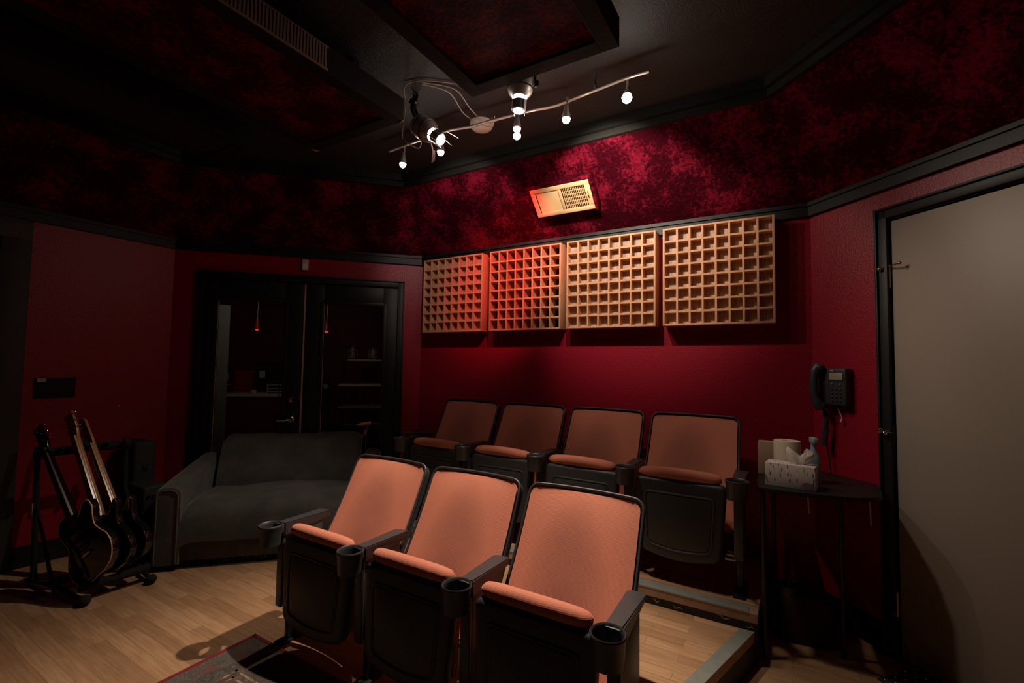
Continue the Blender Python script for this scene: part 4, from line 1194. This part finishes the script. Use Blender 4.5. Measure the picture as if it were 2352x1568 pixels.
for y in (ya+.03, 1.10, 1.22, 1.33, yb-.03):
    MB().tube([G((-4.03, y, 0.80)), G((-3.955, y, 0.835))], 0.013, 10).build('neck_finger', M_foam, t, 60)
for y in (ya, yb):
    mb = MB(); mb.sphere(G((-3.44, y+(.08 if y < 1.2 else -.05), 0.03)), 0.03, 12); mb.build('foot_cap', M_foam, t)
MB().box(G((-4.02, ya-.018, 0.46)), (0.03, 0.004, 0.085), rot=Euler((0, R_(-4), 0))).build('white_tag', M_white, t, 0)
# amplifier/case behind the rack
t = empty('guitar_case', (-4.22, 1.60, 0), label='tall black case standing behind the guitar rack', cat='case')
MB().box((0, 0, 0.40), (0.24, 0.14, 0.78), bevel=0.02, seg=3).build('body', M_dark, t)
for z in (0.25, 0.6): MB().box((0.122, 0, z), (0.008, 0.03, 0.04), bevel=0.002).build('latch', M_steel, t)
MB().tube([(0.12, -0.05, 0.40), (0.15, -0.03, 0.40), (0.15, 0.03, 0.40), (0.12, 0.05, 0.40)], 0.008, 8).build('handle', M_dark, t)
t = empty('guitar_amplifier', (-3.97, 1.58, 0), label='low black amplifier box between rack and sofa', cat='amplifier')
MB().box((0, 0, 0.255), (0.26, 0.16, 0.51), bevel=0.015, seg=3).build('cabinet', M_dark, t)
MB().box((0.131, 0, 0.22), (0.004, 0.13, 0.36), bevel=0.001).build('grille_cloth', M_foam, t)
for k in range(4): MB().cyl((0.13, -0.05+.033*k, 0.45), (0.145, -0.05+.033*k, 0.45), 0.010, 10).build('knob', M_chrome, t)

# ---------------------------------------------------------------- rug
t = empty('rug', (0, 0, 0), label='patterned oriental rug with a maroon edge on the floor before the front row', cat='rug')
RX0, RX1, RY0, RY1 = -2.357, 0.2, -1.2, 1.440
MB().boxr(RX0, RX1, RY0, RY1, 0.0008, 0.007, bevel=0.002).build('pile', M_rug, t)
mb = MB()
for (a, b, c, d) in ((RX0, RX0+.018, RY0, RY1), (RX1-.018, RX1, RY0, RY1), (RX0, RX1, RY0, RY0+.018), (RX0, RX1, RY1-.018, RY1)): mb.boxr(a-.001, b+.001, c-.001, d+.001, 0.0005, 0.009, bevel=0.002)
mb.build('edge_binding', M_rugedge, t)
mb = MB()
for off_, wd in ((0.20, 0.012), (0.235, 0.010)):
    x0, x1_, y0, y1_ = RX0+off_, RX1-off_, RY0+off_, RY1-off_
    for (a, b, c, d) in ((x0, x0+wd, y0, y1_), (x1_-wd, x1_, y0, y1_), (x0, x1_, y0, y0+wd), (x0, x1_, y1_-wd, y1_)): mb.boxr(a, b, c, d, 0.003, 0.0074)
mb.build('guard_stripe', M_rugband, t, 0)

# ---------------------------------------------------------------- corner table and things on it
TZ = 0.825
t = empty('corner_table', (0.05, 2.8, 0), label='thin black half-round table in the right corner, under the wall phone', cat='table')
def T(p): return (p[0]-0.05, p[1]-2.8)
top = [(-0.150, 3.26), (-0.146, 2.75), (-0.131, 2.602), (-0.02, 2.598), (0.098, 2.609), (0.25, 2.643), (0.335, 2.692), (0.372, 2.76), (0.385, 2.88), (0.385, 3.02), (0.13, 3.27)]
MB().prism([T(p) for p in top], TZ-0.020, TZ, bevel=0.004).build('table_top', M_black, t)
for p in ((-0.112, 2.635), (0.218, 2.845), (-0.08, 3.2)):
    q = T(p); MB().cyl((q[0], q[1], 0), (q[0], q[1], TZ-0.02), 0.012, 12).build('leg', M_steel, t)
for p in ((0.075, 2.63), (0.32, 2.74)):
    q = T(p); MB().tube([(q[0], q[1], TZ-0.02), (q[0]+0.004, q[1], TZ-0.10 if p[0] < 0.2 else TZ-0.14)], 0.004, 6).build('hanging_tie', M_silver, t)
mb = MB()
for p in ():
    q = T(p); mb.tube([(q[0], q[1], TZ-0.02), (q[0]+0.004, q[1], TZ-0.10 if p[0] < 0.2 else TZ-0.14)], 0.004, 6)
mb.bm.free()
# tissue box
ang = math.atan2(2.650-2.682, 0.105+0.104)
t = empty('tissue_box', (-0.104, 2.682, TZ), ang, 'patterned tissue box with a tissue pulled up, on the corner table', 'tissue box')
BW = 0.212; BD = 0.10; BH = 0.112
MB().boxr(0, BW, 0, BD, 0, BH, bevel=0.0015).build('box', M_tbox, t)
MB().prism([(BW-0.052+0.020*math.cos(a)*1.15, 0.022+0.020*math.sin(a)*.8) for a in [k*PI/12 for k in range(24)]], 0, 0.0008, Matrix.Rotation(PI/2, 4, 'X') @ Matrix.Translation((0.02, 0.0, 0.0))).build('oval_emblem', mat('mauve_print', (0.16, 0.11, 0.15), 0.6), t, 0)
mb = MB(); rnd = random.Random(5)
tt = bmesh.new(); N = 26; H = 9; rings = []
for j in range(H):
    v = j/(H-1); ring = []
    for k in range(N):
        a = 2*PI*k/N
        r = 0.020+0.018*v*(1-v)*2+0.012*v
        r *= 1+0.35*v*math.sin(3*a+1.0+2*v)+0.15*math.sin(7*a+4*v)
        x = BW*0.62+r*1.35*math.cos(a)+0.012*v; y = BD/2+r*0.45*math.sin(a)
        z = BH-0.002+0.062*v*(1+0.35*math.sin(2*a+0.8)) 
        ring.append(tt.verts.new((x, y, z)))
    rings.append(ring)
for a, b in zip(rings, rings[1:]):
    for k in range(N): tt.faces.new((a[k], a[(k+1) % N], b[(k+1) % N], b[k]))
mb._add(tt); mb.build('tissue', M_paper, t, 30)
o = MB().lathe([(0.018, 0), (0.060, 0.0), (0.062, 0.004), (0.062, 0.204), (0.060, 0.208), (0.020, 0.208), (0.018, 0.204)], n=32, cap=False)
o.lathe([(0.0, 0.0), (0.058, 0.0)], n=32, cap=False)
o = o.build('paper_roll', mat('cream_paper_roll', (0.60, 0.50, 0.38), 0.8), None, 40, loc=(-0.008, 2.835, TZ)); tag(o, 'cream paper roll standing behind the tissue box', 'paper roll')
t = empty('cardboard_box', (-0.108, 2.98, TZ), R_(-3), 'small brown cardboard box at the back left of the corner table', 'box')
MB().box((0.015, 0, 0.088), (0.11, 0.07, 0.176), bevel=0.0015).build('carton', M_card, t)
t = empty('spray_bottle', (0.108, 2.86, TZ), 0.3, 'blue-grey spray bottle top showing behind the tissue', 'bottle')
MB().lathe([(0, 0), (0.030, 0.0), (0.032, 0.01), (0.030, 0.14), (0.013, 0.175), (0.012, 0.20), (0, 0.20)], n=24).build('bottle_body', M_bluepl, t)
MB().box((0.0, -0.006, 0.215), (0.028, 0.06, 0.034), bevel=0.008, seg=3).build('spray_head', M_bluepl, t)
# dark bag on the floor
t = empty('tote_bag', (0.06, 2.95, 0), 0.15, 'dark maroon bag slumped on the floor under the corner table', 'bag')
mb = MB()
def bagf(u, v):
    a = 2*PI*u; r = 1-0.25*v*v
    x = 0.15*r*math.copysign(abs(math.cos(a))**.6, math.cos(a)); y = 0.085*r*math.copysign(abs(math.sin(a))**.6, math.sin(a))
    return (x*(1+.05*math.sin(5*a)), y, 0.005+0.21*v+0.012*math.sin(3*a)*v), Vector((0, 0, 1)), 1
tt = bmesh.new(); rings = []
for j in range(9):
    rings.append([tt.verts.new(bagf(k/32, j/8)[0]) for k in range(32)])
for a, b in zip(rings, rings[1:]):
    for k in range(32): tt.faces.new((a[k], a[(k+1) % 32], b[(k+1) % 32], b[k]))
tt.faces.new(list(reversed(rings[0]))); tt.faces.new(rings[-1]); mb._add(tt)
mb.build('bag_body', M_bag, t, 50)
for y in (-0.05, 0.05): MB().tube(smooth_pts([(-0.07, y, 0.20), (-0.05, y*1.2, 0.27), (0.05, y*1.2, 0.27), (0.07, y, 0.20)]), 0.006, 8).build('strap', M_bag, t, 60)

# ---------------------------------------------------------------- wall phone
PM = MTr @ Matrix.Translation((0.165, 0, 1.31))
t = empty('wall_phone', (0, 0, 0), label='black wall-mounted telephone between the corner and the grey door', cat='telephone', mtx=PM)
MB().box((0, -0.028, 0), (0.176, 0.055, 0.21), bevel=0.012, seg=3).build('body', M_plastic, t)
MB().box((0.033, -0.058, 0.058), (0.082, 0.006, 0.040), bevel=0.002).build('display', M_lcd, t)
MB().box((0.010, -0.057, 0.090), (0.022, 0.004, 0.010)).build('brand_plate', M_lcd, t, 0)
for r in range(5):
    for c in range(3):
        if r == 0 and c == 1: continue
        MB().box((0.008+0.024*c, -0.058, 0.008-0.021*r+(0.008 if r == 0 else 0)), (0.013, 0.006, 0.008), bevel=0.002).build('key', M_key if (r == 0) else M_plastic, t)
mb = MB()
pts = smooth_pts([(-0.062, -0.075, 0.115), (-0.066, -0.098, 0.07), (-0.066, -0.102, 0.0), (-0.062, -0.095, -0.07), (-0.050, -0.075, -0.125)])
mb.tube(pts, [0.026 if (i < 4 or i > len(pts)-5) else 0.020 for i in range(len(pts))], 14)
mb.sphere((-0.060, -0.072, 0.105), 0.033, 14, (1, 1, .8)); mb.sphere((-0.054, -0.070, -0.110), 0.033, 14, (1, 1, .8))
hs = mb.build('handset', M_plastic, t, 50)
mb = MB(); pts = []
for k in range(200):
    u = k/199; a = u*2*PI*30; cz = -0.135-0.20*u; cx = -0.045+0.006*math.sin(5*u)
    rr_ = 0.011 if u < 0.55 else 0.015
    pts.append((cx+rr_*math.cos(a), -0.05+rr_*math.sin(a), cz))
mb.tube(pts, 0.003, 5); mb.tube([(-0.045, -0.04, -0.33), (-0.03, -0.03, -0.50), (-0.03, -0.025, -0.53)], 0.004, 6)
mb.build('coiled_cord', M_plastic, t, 60)
mb = MB(); mb.tube(smooth_pts([(-0.005, -0.02, -0.105), (0.015, -0.022, -0.13), (0.030, -0.02, -0.165), (0.028, -0.02, -0.178)]), 0.0025, 6)
mb.box((0.028, -0.02, -0.186), (0.012, 0.010, 0.018), bevel=0.002)
mb.build('spare_line_cord', M_wire, t)

# ---------------------------------------------------------------- studded mat by the door
t = empty('door_mat', (0.36, 2.74, 0), R_(46), 'black studded rubber mat on the floor by the grey door', 'mat')
MB().boxr(-0.02, 0.42, -0.24, 0.02, 0.0, 0.008, bevel=0.003).build('mat_base', M_mat, t)
mb = MB()
for i in range(14):
    for j in range(6): mb.sphere((0.0+0.031*i, -0.225+0.045*j+(0.02 if i % 2 else 0), 0.008), 0.0055, 8, (1, 1, .7))
o = mb.build('studs', M_chrome, t, 60); o['kind'] = 'stuff'
